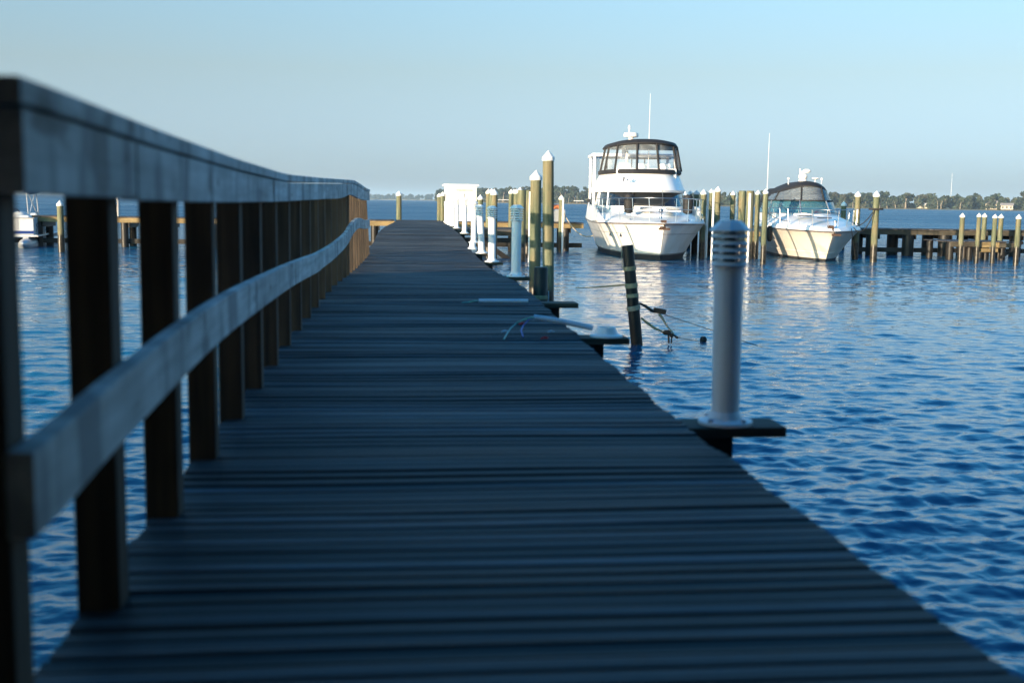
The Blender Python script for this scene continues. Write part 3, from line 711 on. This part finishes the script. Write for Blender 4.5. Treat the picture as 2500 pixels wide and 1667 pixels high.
for k in range(5): v.box((ww*.58, -.02, .32+k*.04), (ww*.72, -.013, .34+k*.04))
v.build('vent', M['alu'], t)
# white pipe arch and lamp on the left pier
p = at(281, 484, 47.0); 
tubeobj('white_pipe', [(p.x-.13, 47, p.z-.2), (p.x-.13, 47, p.z), (p.x, 47, p.z+.0), (p.x+.08, 47, p.z-.02), (p.x+.1, 47, p.z-.1), (p.x+.1, 47, .03)], .045, M['white'], 'white pipe standing hooked over on the left pier, behind a capped piling', 'pipe')
p = at(502, 530, 46.4)
t = empty('pier_lamp', (p.x, 46.9, .03), 0, 'white post lamp on the left pier seen between railing posts', 'post lamp')
MB().lathe([(.08, 0), (.075, .5), (.07, .8)], n=16).build('pole', M['tube'], t, 35); MB().lathe([(.09, .8), (.09, .84), (.03, .92)], n=16).build('cap', M['white'], t, 35)

# ---------------------------------------------------------------- boats
def outline(xf, xb, hw, k=2.6, n=22):
    pts = []
    for i in range(n+1):
        a = -math.pi/2+math.pi*i/n; c, s = math.cos(a), math.sin(a)
        pts.append((xb-(xb-xf)*abs(c)**(2/k), hw*math.copysign(abs(s)**(2/k), s)))
    return pts
def ploft(levels, k=2.6, n=22, cap0=True, cap1=True, shell=False):
    b = MB(); rings = [[(x, y, z) for x, y in outline(xf, xb, hw, k, n)] for z, xf, xb, hw in levels]
    return b.ring(rings, cap0, cap1, not shell)
def hull(boat, Lh, B, zb, sheer, boot, mats, rake=1.1, wl=.80, flare=1.7, nb=2.6, mb=1.55, crown=None, crexp=3.0):
    """x runs aft from the bow, y to the boat's right side, z up from the waterline"""
    n = 46; ts = [1-(i/n) for i in range(n+1)]        # ts 1 at the stern .. 0 at bow
    def plan(x, zf):   # half breadth at distance aft x and height fraction zf (0 boot, 1 sheer)
        x0 = rake*(1-zf)**.8; f = max(0, min(1, (x-x0)/(Lh*.56)))
        full = (1-(1-f)**nb)**(1/mb)
        wt = wl+(1-wl)*zf**flare if f < 1 else wl+(1-wl)*zf**.8
        wt2 = wl+.1+(.9-wl)*zf; g = min(1, x/(Lh*.6)); ww = wt*(1-g)+wt2*g
        taper = 1-.10*max(0, (x-Lh*.65)/(Lh*.35))**2
        return B/2*full*ww*taper
    def section(i, zfs, z0, z1f):
        xs = Lh*(i/n)**1.35
        pts = []
        for zf in zfs:
            x0 = rake*(1-zf)**.8; x = x0+(Lh-x0)*(i/n)**1.35
            pts.append((x, plan(x, zf), z0+(z1f(xs)-z0)*zf))
        return pts
    zfs = [k/9 for k in range(10)]
    for nm, m, fs, z0, z1 in (('hull', mats[0], zfs, boot, sheer),):
        b = MB()
        for sgn in (1, -1):
            rings = []
            for i in range(n+1):
                rings.append([(x, sgn*yv, z) for x, yv, z in section(i, fs, z0, z1)])
            if sgn < 0: rings = [r[::-1] for r in rings]
            b.ring(rings, False, False, False)
        tr = section(n, fs, z0, z1); b.add([(x, y, z) for x, y, z in tr]+[(x, -y, z) for x, y, z in tr[::-1]], [tuple(range(2*len(tr)))])
        b.build(nm, m, boat, 45)
    b = MB()
    for sgn in (1, -1):
        rings = []
        for i in range(n+1):
            q = section(i, [0], boot, sheer)[0]; g = min(1, i/n*2.0)
            rings.append([(q[0]+.25*(1-g), sgn*q[1]*.80, -.35), (q[0]+.05*(1-g), sgn*q[1]*.95, boot*.35), (q[0], sgn*q[1], boot)])
        if sgn < 0: rings = [r[::-1] for r in rings]
        b.ring(rings, False, False, False)
    b.build('bottom', mats[1], boat, 45)
    # deck with a crown, slightly inboard of the sheer
    b = MB(); rings = []; m = 20
    for i in range(n+1):
        x, yv, z = section(i, [1], boot, sheer)[0]; cr = crown(x)
        ring = []
        for k in range(m+1):
            f = -1+2*k/m; ring.append((x, yv*f*.995, z+.002+cr*(1-abs(f)**crexp)*min(1, yv/(B*.18))))
        rings.append(ring)
    b.ring(rings, False, False, False); b.build('deck', M['gel'], boat, 50)
    # rub rail
    b = MB()
    for sgn in (1, -1):
        path = [(lambda q: (q[0]-.012, sgn*(q[1]+.012), q[2]-.03))(section(i, [1], boot, sheer)[0]) for i in range(0, n+1)]
        b.tube(path, .022, 6)
    b.build('rub_rail', mats[2], boat, 60)
    return plan, section
def rails(boat, plan, sheer, x0, x1, h, n, B, mid=True, inb=.12, lean=.0):
    top = MB(); P = {1: [], -1: []}
    for sgn in (1, -1):
        st = MB(); pts = []; mp = []
        for k in range(n+1):
            x = x0+(x1-x0)*(k/n)**1.1; y = max(.02, plan(x, 1)-inb); z = sheer(x)
            hx = x-lean; p1 = Vector((hx, sgn*(y+.04), z+h*(1 if k < n else .75))); p0 = Vector((x, sgn*y, z))
            pts.append(p1); mp.append(p0.lerp(p1, .55))
            b = MB(); b.tube([p0, p1], .012, 6); b.build('stanchion', M['steel'], boat, 60)
        P[sgn] = (pts, mp)
    for idx in range(2):
        if idx == 1 and not mid: break
        path = P[1][idx][::-1]+P[-1][idx]
        mm = []
        for i in range(len(path)-1):
            for f in (0, .5): mm.append(path[i].lerp(path[i+1], f))
        mm.append(path[-1]); MB().tube(path, .015 if idx == 0 else .010, 6).build('hand_rail', M['steel'], boat, 60)
def antenna(boat, x, y, z0, z1): MB().tube([(x, y, z0), (x, y, z0+(z1-z0)*.5), (x, y, z1)], [.014, .010, .005], 6).build('antenna', M['white'], boat)

def droop(y, k=.055): return k*y*y
def arch(b, z0, k=.055):     # let everything above z0 curve down towards the sides
    b.v = [(x, y, z-droop(y, k)*min(1, max(0, (z-z0)/.4))) for x, y, z in b.v]; return b
# --- large yacht
TH1 = 6.5
bw = water_at(1611, 637)
pos = bw - Vector((math.sin(R(TH1)), math.cos(R(TH1)), 0))*1.0
Y1 = empty('motor_yacht', (pos.x, pos.y, WZ), R(90-TH1), 'large white motor yacht with a black canvas flybridge enclosure, berthed bow towards the viewer', 'yacht')
sheer1 = lambda x: 1.36-.02*x+.004*x*x*.6
pl1, sec1 = hull(Y1, 12.2, 4.35, 0, sheer1, .20, (M['hullw'], M['bottom'], M['rub']), rake=1.0, wl=.66, flare=1.2, nb=3.2, mb=1.22,
   crown=lambda x: .06+.34*min(1, max(0, (x-.7)/4.0)), crexp=6)
b = MB()
for sgn in (1, -1):
    b.tube([(q[0]-.004, sgn*(q[1]+.006), q[2]) for q in [(lambda s: (s[0], s[1], .225))(sec1(i, [.03], .20, sheer1)[0]) for i in range(0, 47)]], .012, 5)
b.build('boot_stripe', M['bottom'], Y1)
b = MB()
for sgn in (1, -1):
    b.tube([(q[0]-.003, sgn*(q[1]+.001), q[2]) for q in [sec1(i, [.66], .20, sheer1)[0] for i in range(0, 47)]], .008, 5)
b.build('hull_line', M['rub'], Y1)
# raised bulwark aft
for sgn in (1, -1):
    b = MB(); rings = []
    for k in range(21):
        x = 3.0+8.9*k/20; y = pl1(x, 1); hgt = .02+.58*min(1, (x-3.0)/2.6)**.8; z = sheer1(x)
        rings.append([(x, sgn*(y-.005), z-.01), (x, sgn*(y-.04-.10*hgt), z+hgt), (x, sgn*(y-.10-.10*hgt), z+hgt), (x, sgn*(y-.12), z-.01)][::sgn])
    b.ring(rings); b.build('bulwark', M['gel'], Y1, 50)
    b = MB(); pts = []
    for (x, hf) in ((3.9, .06), (4.6, .07), (5.6, .12), (6.3, .28), (6.0, .46), (5.2, .42), (4.5, .26)):
        y = pl1(x, 1); z = sheer1(x)+hf; pts.append((x, sgn*(y-.005-.035*min(1, hf/.1)-.10*hf+.006), z))
    b.add(pts+[(p[0], p[1]-sgn*.015, p[2]) for p in pts], [tuple(range(7))[::sgn], tuple(range(7, 14))[::-sgn]]+[(i, (i+1) % 7, 7+(i+1) % 7, 7+i) for i in range(7)])
    b.build('side_window', M['glassd'], Y1)
for x in (2.35, 3.3):
    y = pl1(x, .62)
    MB().lathe([(.10, -.02), (.10, .012), (.075, .018)], n=20, M=Matrix.Translation((x, y-.01, .2+.62*(sheer1(x)-.2))) @ Matrix.Rotation(R(-80), 4, 'X') @ Matrix.Rotation(0, 4, 'Z')).build('porthole', M['steel'], Y1, 35)
    MB().lathe([(.07, -.01), (.07, .021)], n=20, M=Matrix.Translation((x, y-.01, .2+.62*(sheer1(x)-.2))) @ Matrix.Rotation(R(-80), 4, 'X')).build('porthole_glass', M['glassd'], Y1, 35)
zd = 1.70
ploft([(zd-.35, 2.2, 7, 1.45), (zd-.02, 2.6, 7, 1.38), (zd+.03, 2.8, 7, 1.28)], 2.4).build('trunk_cabin', M['gel'], Y1, 45)
ploft([(zd-.4, 4.75, 10.4, 1.80), (1.93, 4.75, 10.4, 1.80)], 3.4).build('cabin_base', M['gel'], Y1, 45)
ploft([(1.93, 4.80, 10.35, 1.79), (2.50, 5.35, 10.2, 1.72)], 3.4).build('windshield', M['glassd'], Y1, 45)
for sgn in (1, -1):
    for (a, c) in (((5.05, 1.60), (5.6, 1.52)), ((6.2, 1.86), (6.5, 1.79))):
        MB().tube([(a[0], sgn*a[1], 1.93), (c[0], sgn*c[1], 2.5)], .035, 6).build('window_frame', M['gel'], Y1)
for y in (-.6, .6): MB().tube([(4.74, y, 1.94), (5.30, y*.96, 2.5)], .018, 6).build('window_frame', M['black'], Y1)
# flybridge
ploft([(2.47, 4.85, 10.6, 1.86), (2.56, 4.75, 10.6, 1.90), (2.66, 4.85, 10.6, 1.86), (3.20, 5.45, 9.6, 1.60), (3.24, 5.52, 9.6, 1.55)], 2.9).build('flybridge', M['gel'], Y1, 40)
ploft([(3.20, 5.38, 9.3, 1.64), (3.24, 5.34, 9.3, 1.68), (3.36, 5.42, 9.3, 1.68), (3.38, 5.48, 9.3, 1.62)], 2.9, shell=True, cap0=False, cap1=False).build('canvas_band', M['black'], Y1, 40)
arch(ploft([(3.36, 5.44, 9.2, 1.66), (4.40, 5.95, 9.0, 1.47)], 2.9, shell=True, cap0=False, cap1=False), 3.6).build('clear_panels', M['clear'], Y1, 60)
arch(ploft([(4.40, 5.85, 9.1, 1.52), (4.44, 5.84, 9.1, 1.53), (4.55, 5.98, 9.0, 1.44), (4.60, 6.4, 8.8, 1.1), (4.62, 7, 8.4, .5)], 2.9), 3.6).build('canopy', M['black'], Y1, 50)
o1, o2 = outline(5.42, 9.25, 1.67, 2.9, 22), outline(5.93, 9.05, 1.48, 2.9, 22)
for i in (1, 3, 6, 10, 12, 16, 19, 21):
    MB().tube([(*o1[i], 3.34), (*o2[i], 4.42-droop(o2[i][1]))], .05, 6).build('canopy_pole', M['black'], Y1)
MB().tube([(p[0], p[1], 4.40-droop(p[1])) for p in o2], .035, 6).build('canopy_hem', M['black'], Y1)
for y in (-.75, .1, .85): MB().box((6.0, y-.22, 3.2), (6.5, y+.22, 3.62)).build('helm_seat', M['gel'], Y1, None, .04)
MB().box((5.9, -1.2, 3.0), (6.1, 1.2, 3.42)).build('console', M['gel'], Y1, None, .04)
# hardtop over the aft deck with legs, dark frames
MB().box((9.3, -1.75, 4.00), (12.0, 1.95, 4.14)).build('hardtop', M['gel'], Y1, None, .05)
MB().box((9.25, -1.4, 3.90), (9.32, 1.4, 3.97)).build('hardtop_frame', M['black'], Y1)
for (x, y) in ((9.45, 1.82), (11.8, 1.82), (9.45, -1.62), (11.8, -1.62)):
    MB().tube([(x, y, 1.7), (x, y, 4.0)], .07, 8).build('hardtop_leg', M['gel'], Y1, 50)
for y in (-.9, -.3, .25, 1.3): MB().box((9.28, y-.025, 2.9), (9.31, y+.025, 3.9)).build('enclosure_frame', M['black'], Y1)
MB().box((9.6, 1.0, 2.55), (9.65, 1.75, 3.9)).build('side_curtain', M['clear'], Y1)
MB().box((11.6, 1.3, 1.3), (11.9, 1.95, 2.2)).build('aft_rail_cover', M['black'], Y1, None, .05)
# radar mast
MB().tube([(8.2, .42, 4.6), (8.2, .42, 4.86)], [.12, .08], 10).build('radar_mast', M['gel'], Y1, 50)
MB().tube([(8.9, .5, 3.2), (8.9, .5, 4.5)], .06, 8).build('flag_pole', M['gel'], Y1, 50)
b = MB(); b.box((8.88, .55, 3.95), (8.9, .72, 4.4)); b.build('folded_flag', M['navy'], Y1)
MB().lathe([(.10, 0), (.30, .03), (.31, .12), (.28, .19), (.10, .22), (.002, .22)], (8.2, .42, 4.74), 24).build('radar', M['white'], Y1, 35)
MB().tube([(8.2, .50, 4.95), (8.2, .50, 5.15)], .02, 6).build('light_mast', M['white'], Y1); MB().lathe([(.03, 0), (.05, .06), (.05, .14), (.02, .2)], (8.2, .50, 5.05), 10).build('mast_light', M['white'], Y1, 40)
antenna(Y1, 8.6, -.38, 3.4, 6.6)
rails(Y1, pl1, sheer1, .45, 7.8, .88, 9, 4.35, lean=-.22)
# foredeck: rolled black covers, striped cushions, search light, anchor
for y in (1.02, -1.15):
    MB().lathe([(.05, 0), (.17, .05), (.19, .3), (.19, .55), (.15, .68), (.02, .72)], (2.4, y, 1.66), 16).build('fender_cover', M['black'], Y1, 50)
for k in range(9):
    xk, col = 2.3+k*.11, ('black' if k % 2 else 'stripe')
    for y in (.25, -.72): MB().box((xk, y-.18, zd+.045+.012*k), (xk+.105, y+.28, zd+.10+.012*k)).build('cushion_stripe', M[col], Y1, None, .012)
MB().lathe([(.06, 0), (.03, .1), (.03, .18)], (1.1, 0, 1.5), 12).build('lamp_stem', M['steel'], Y1, 40); MB().ball((1.1, 0, 1.78), .09, 12).build('search_light', M['steel'], Y1, 60)
MB().tube([(1.2, -.05, 1.8), (1.2, -.05, 2.55)], .008, 5).build('bow_staff', M['steel'], Y1)
an = MB(); an.tube([(-.18, 0, 1.20), (.1, 0, 1.30), (.5, 0, 1.42)], .03, 8); an.box((-.28, -.16, 1.13), (-.08, .22, 1.19)); an.ball((-.1, .1, 1.2), .09, 8, (1.2, 1, .7)); an.box((.1, -.08, 1.36), (.5, .08, 1.46)); an.build('anchor', M['rust'], Y1, 40)
for y in (1.3, -1.35): MB().tube([(1.5, y*.8, 1.42), (1.6, y*.8, 1.46), (1.75, y*.8, 1.46), (1.85, y*.8, 1.42)], .02, 6).build('cleat', M['steel'], Y1)
MB().tube([(4.9, 1.0, 2.9), (4.8, 1.0, 2.95), (4.75, 1.0, 3.02)], .04, 6).build('horn', M['steel'], Y1); MB().tube([(4.9, .85, 2.9), (4.75, .85, 2.95)], .04, 6).build('horn', M['steel'], Y1)
MB().box((7.2, -2.3, .3), (7.5, -2.14, .95)).build('fender', M['white'], Y1, None, .06)
MB().box((6.3, 1.93, 1.62), (6.6, 2.0, 1.9)).build('life_ring_cover', M['orange'], Y1, None, .02)

# --- small cruiser
TH2 = 10.5
bw2 = water_at(2016, 639)
pos2 = bw2 - Vector((math.sin(R(TH2)), math.cos(R(TH2)), 0))*1.25
Y2 = empty('cabin_cruiser', (pos2.x, pos2.y, WZ), R(90-TH2), 'smaller white cabin cruiser with a black canvas top and radar, right of the large yacht', 'cruiser')
sheer2 = lambda x: 1.14+.02*x-.002*x*x
pl2, sec2 = hull(Y2, 9.6, 3.55, 0, sheer2, .10, (M['hullc'], M['bottom'], M['rub']), rake=1.25, wl=.56, flare=1.2, nb=2.7, mb=1.15,
   crown=lambda x: .05+.50*min(1, max(0, (x-.3)/4.2))**.8, crexp=3.2)
b = MB()
for sgn in (1, -1):
    b.tube([(q[0], sgn*(q[1]+.004), q[2]) for q in [sec2(i, [.22], .10, sheer2)[0] for i in range(0, 47)]], .016, 5)
b.build('spray_rail', M['hullc'], Y2, 60)
for sgn in (1, -1):
    b = MB(); rings = []
    for k in range(24):
        x = .25+9*k/23; y = pl2(x, 1); z = sheer2(x); h = .16*min(1, .3+x/1.5)
        rings.append([(x, sgn*(y-.002), z-.0), (x+.02, sgn*(y-.10), z+h), (x+.02, sgn*(y-.24), z+h+.01), (x, sgn*(y-.26), z-.02)][::sgn])
    b.ring(rings); b.build('toe_rail', M['gel'], Y2, 50)
zw = 1.72
ploft([(1.2, 3.55, 9.2, 1.52), (1.62, 3.62, 9.2, 1.50), (zw, 3.75, 9.2, 1.46)], 2.5).build('cabin_base', M['gel'], Y2, 45)
ploft([(zw, 3.80, 8.6, 1.45), (2.22, 4.55, 8.4, 1.30)], 2.5, shell=True, cap0=False, cap1=False, n=24).build('windshield', M['glass'], Y2, 60)
o1, o2 = outline(3.79, 8.6, 1.455, 2.5, 24), outline(4.54, 8.4, 1.305, 2.5, 24)
for i in (3, 9, 14, 21): MB().tube([(*o1[i], zw), (*o2[i], 2.23)], .028, 6).build('window_frame', M['alu'], Y2)
MB().tube([(*p, 2.235) for p in o2], .028, 6).build('windshield_trim', M['black'], Y2); MB().tube([(*p, zw+.005) for p in o1], .02, 6).build('windshield_trim', M['alu'], Y2)
arch(ploft([(2.25, 4.56, 8.3, 1.30), (2.83, 4.95, 8.2, 1.10)], 2.2, shell=True, cap0=False, cap1=False, n=24), 2.4, .26).build('clear_panels', M['fog'], Y2, 60)
o3, o4 = outline(4.54, 8.3, 1.315, 2.2, 24), outline(4.93, 8.2, 1.11, 2.2, 24)
for i in (2, 9, 14, 20): MB().tube([(*o3[i], 2.25), (*o4[i], 2.84-droop(o4[i][1], .26))], .035, 6).build('canopy_pole', M['black'], Y2)
arch(ploft([(2.80, 4.88, 8.4, 1.13), (2.84, 4.88, 8.4, 1.13), (2.92, 5.0, 8.3, 1.04), (2.99, 5.25, 8.1, .84), (3.03, 5.8, 7.9, .45)], 2.2), 2.4, .26).build('canopy', M['black'], Y2, 50)
ploft([(2.15, 6.6, 9.2, 1.36), (2.45, 6.7, 9.1, 1.26), (2.75, 6.9, 8.9, 1.0)], 3).build('aft_canvas', M['black'], Y2, 50)
MB().lathe([(.17, 0), (.17, .05), (.13, .07), (.17, .14), (.19, .2), (.16, .27), (.10, .30)], (6.2, .08, 3.02), 16).build('radar_pedestal', M['white'], Y2, 40)
MB().box((6.1, -.15, 3.34), (6.25, .20, 3.44)).build('radar_arm', M['white'], Y2, None, .05); MB().ball((6.15, -.06, 3.44), .11, 12, (1, 1.5, .75)).build('spot_light', M['white'], Y2, 60)
MB().tube([(6.1, .22, 3.05), (6.1, .22, 3.52)], .018, 6).build('mast_light', M['alu'], Y2)
for y in (.62, -.72): MB().lathe([(.015, -.1), (.02, .1), (.05, .13), (.05, .18), (.01, .2)], (6.4, y, 2.98), 10).build('deck_light', M['white'], Y2, 40)
MB().lathe([(.02, 0), (.02, .1), (.17, .14), (.15, .18), (.01, .2)], (6.5, -.48, 3.0), 16).build('dome_antenna', M['white'], Y2, 40)
antenna(Y2, 6.2, 1.5, 1.8, 4.95)
rails(Y2, pl2, lambda x: sheer2(x)+.13, .30, 5.2, .62, 7, 3.55, mid=False, inb=.16, lean=-.05)
for (x, y) in ((1.7, .0), (2.7, .55)):
    MB().box((x, y-.25, sheer2(x)+.30+.06*x), (x+.35, y+.25, sheer2(x)+.34+.06*x)).build('deck_hatch', M['glassd'], Y2, None, .02)
MB().lathe([(.02, 0), (.02, .14)], (.9, -.2, 1.3), 8).build('lamp_stem', M['steel'], Y2); MB().ball((.9, -.2, 1.48), .065, 10).build('search_light', M['steel'], Y2, 60)
an = MB(); an.tube([(-.12, 0, 1.02), (.2, 0, 1.16), (.6, 0, 1.28)], .03, 8); an.box((-.2, -.2, .98), (-.04, .1, 1.06)); an.box((.35, -.05, 1.22), (.7, .12, 1.34)); an.build('anchor', M['rust'], Y2, 40)
MB().box((4.4, -.55, 1.76), (4.7, -.05, 1.84)).build('red_cushion', M['red'], Y2, None, .02)
MB().tube([(3.8, 1.0, 1.78), (4.1, 1.15, 1.98)], .012, 5).build('wiper', M['black'], Y2); MB().tube([(3.85, -.5, 1.78), (3.85, -1.1, 1.74)], .012, 5).build('wiper', M['black'], Y2)
MB().lathe([(.06, -.3), (.11, -.2), (.11, .2), (.06, .3)], (3.2, 1.78, .95), 12).build('fender', M['black'], Y2, 40)

# --- pontoon boat on the left
M['pont'] = dirty('shaded_panel', (.55, .57, .58), (.40, .40, .38), .35, .5)  # white panels greyed, shade on this boat put into the colour
fp = water_at(49, 608)
Y3 = empty('pontoon_boat', (fp.x-1.75, fp.y+.25, WZ), R(7), 'white pontoon boat with a blue stripe and folded bimini on the left', 'pontoon boat')
for x in (-.15, 1.75):
    MB().tube([(x, -.25, .20), (x, -.05, .16), (x, .35, .10), (x, 7.6, .10)], [.04, .17, .26, .26], 16).build('float_tube', M['alu'], Y3, 50)
    MB().box((x-.1, .5, .34), (x+.1, 7.4, .41)).build('float_bracket', M['alu'], Y3)
MB().box((-.45, .75, .415), (2.12, 7.8, .48)).build('deck', M['pont'], Y3, None, .01)
MB().tube([(2.14, .7, .45), (2.14, 7.8, .45)], .04, 8).build('edge_rail', M['alu'], Y3, 50)
MB().box((-.4, .95, .485), (1.98, 1.0, 1.12)).build('front_panel', M['pont'], Y3, None, .02)
MB().box((-.4, .94, .52), (1.98, .948, .64)).build('stripe', M['blue'], Y3)
MB().box((1.95, 1.02, .485), (2.0, 4.2, 1.12)).build('side_panel', M['pont'], Y3, None, .015); MB().box((1.95, 4.7, .485), (2.0, 7.6, 1.14)).build('side_panel', M['pont'], Y3, None, .015)
for y in (1.25, 2.4, 3.5): MB().tube([(2.005, y, .58), (2.008, y+.35, .78), (2.005, y+.1, .84), (2.008, y+.75, 1.0)], .018, 5).build('side_graphic', M['rub'], Y3)
b = MB()
for x in (.1, .75, 1.4): b.box((x, .938, .66), (x+.018, .949, 1.08))
b.build('panel_frame', M['alu'], Y3)
MB().tube([(-.4, .93, 1.13), (2.0, .93, 1.13), (2.0, 4.2, 1.13)], .022, 6).build('hand_rail', M['alu'], Y3, 50)
MB().box((.85, 1.05, .8), (1.85, 1.6, 1.24)).build('seat', M['pont'], Y3, None, .09); MB().box((-.3, 1.05, .8), (.5, 1.6, 1.24)).build('seat', M['pont'], Y3, None, .09)
MB().box((1.2, 3.0, .6), (1.8, 3.5, 1.3)).build('seat', M['pont'], Y3, None, .09)
MB().lathe([(.34, 0), (.33, .05), (.25, .11), (.20, .17), (.04, .20)], (1.35, 1.9, 1.18), 16).build('console_top', M['pont'], Y3, 50)
MB().lathe([(.28, 0), (.28, .5)], (1.35, 1.9, .68), 16).build('console', M['pont'], Y3, 50)
MB().tube([(1.2+.16*math.cos(a*.6), 1.7+.02*a, 1.3+.16*math.sin(a*.6)) for a in range(11)], .018, 6).build('steering_wheel', M['black'], Y3)
for (a, c) in (((1.65, 1.9), (1.6, 1.9)), ((1.95, 2.4), (1.9, 2.3)), ((1.65, 1.9), (1.85, 2.3)), ((1.95, 2.4), (1.65, 1.95))):
    MB().tube([(a[0], a[1], 1.1), (c[0], c[1], 2.12)], .022, 6).build('bimini_pole', M['alu'], Y3, 50)
MB().tube([(1.5, 1.9, 2.2), (1.72, 2.1, 2.14), (1.98, 2.4, 2.18)], [.07, .11, .08], 8).build('folded_bimini', M['navy'], Y3, 50)

# ---------------------------------------------------------------- mooring lines of the boats
def wpt(o, p): return Matrix.Translation(o.location) @ o.rotation_euler.to_matrix().to_4x4() @ Vector(p)
def sag(a, c, s, n=9): return [Vector(a).lerp(Vector(c), i/n)+Vector((0, 0, -s*4*(i/n)*(1-i/n))) for i in range(n+1)]
tubeobj('mooring_line', sag(at(2133, 515, P_big.location.y), wpt(Y2, (.9, -.95, 1.32)), .12), .017, M['ropeb'], 'upper black mooring line from the tall piling to the small cruiser', 'rope')
tubeobj('mooring_line', sag(at(2136, 512, P_big.location.y-.1), wpt(Y2, (.6, -.8, 1.28)), .42), .017, M['ropeb'], 'sagging lower black mooring line from the tall piling to the small cruiser', 'rope')
t = P_big; hb_ = at(2141, 511, t.location.y).z-WZ
MB().lathe([(.245, hb_-.03), (.262, hb_-.02), (.262, hb_+.03), (.245, hb_+.04)], n=18).build('rope_band', M['ropeb'], P_big, 40)
tubeobj('mooring_line', sag(wpt(Y2, (.5, -.7, 1.24)), at(2091, 640, 42), .05), .012, M['ropeb'], 'black line hanging down the bow of the small cruiser into the water', 'rope')
tubeobj('mooring_line', sag(wpt(Y1, (1.6, -1.1, 1.42)), at(1712, 556, 42.2), .03), .018, M['ropeb'], 'dark mooring line from the large yacht bow to the piling on its right', 'rope')
tubeobj('mooring_line', sag(wpt(Y1, (5.3, 2.1, .75)), at(1376, 520, wY(1371, 617)), .35), .02, M['rope'], 'pale rope sagging from the large yacht to the lone piling on its left', 'rope')
tubeobj('mooring_line', [wpt(Y1, (2.0, 1.25, 1.45)), wpt(Y1, (2.8, 1.75, 1.38)), wpt(Y1, (4.5, 2.2, 1.34))], .012, M['rope'], 'tan line lying along the foredeck edge of the large yacht', 'rope')
tubeobj('mooring_line', sag(at(1852, 500, 42), wpt(Y2, (2.4, 1.2, 1.45)), .15), .012, M['ropeb'], 'thin dark line from the left piling over the small cruiser foredeck', 'rope')
q = at(1356, 512, 47.9); b = MB(); b.tube([q+Vector((-.12, 0, -.05)), q+Vector((.12, 0, -.05))], .26, 16); tag(b.build('life_ring', M['orange'], None, 40), 'orange red round float case on the end pier beside the tallest piling', 'float case')
b = MB(); q = at(1358, 535, 47.6); b.box((q.x-.3, 47.4, .01), (q.x+.35, 47.9, .55)); tag(b.build('dock_box', M['alu'], None, None, .03), 'pale grey dock box on the end pier under the orange float case', 'dock box')

# ---------------------------------------------------------------- unseen building added behind the viewer to shade the near boardwalk
M['clad'] = mat('dark_cladding', (.07, .06, .05), .85)
bx0, by1 = -20.2, -5.0
occl = empty('occluder', (bx0, by1, WZ), 0, 'dark clad boathouse added unseen behind the viewer to shade the near boardwalk', 'occluder')
MB().box((0, -14, -.5), (34, 0, 4.7)).build('wall', M['clad'], occl)
b = MB(); b.add([(-.0, .0, 4.71), (34.5, .0, 4.71), (34.5, -14.3, 4.71), (0, -14.3, 4.71), (1, -7, 6.1), (33.5, -7, 6.1)], [(0, 1, 5, 4), (2, 3, 4, 5), (1, 2, 5), (3, 0, 4), (3, 2, 1, 0)]); b.build('roof', M['roof'], occl)
for k in range(6): MB().box((3+k*5, .01, 1.9), (5.2+k*5, .06, 3.4)).build('window', M['glassd'], occl)
b = MB(); b.box((-60, -40, WZ-1), (60, -4.2, WZ+.75)); tag(b.build('bank_ground', M['sand']), kind='structure')

for x in (-3.2, 4.2):
    MB().box((x+20.2-.1, 5.6, 0), (x+20.2+.1, 5.8, 4.3)).build('sky_blocker_post', M['clad'], occl)
MB().box((10.5, .02, 4.3), (34, 7.6, 4.5)).build('sky_blocker', M['clad'], occl)  # roof and its posts added out of view to cut sky light on the deck
# ---------------------------------------------------------------- haze
hz_m = bpy.data.materials.new('haze_air'); hz_m.use_nodes = True; t = hz_m.node_tree; t.nodes.clear()
o = t.nodes.new('ShaderNodeOutputMaterial'); pv = t.nodes.new('ShaderNodeVolumePrincipled'); pv.inputs['Color'].default_value = (.55, .78, 1, 1); pv.inputs['Density'].default_value = .00014
t.links.new(pv.outputs[0], o.inputs['Volume'])
b = MB(); b.box((-7500, -600, WZ-3), (7500, 12500, 75)); hz = b.build('haze', hz_m); tag(hz, kind='stuff')
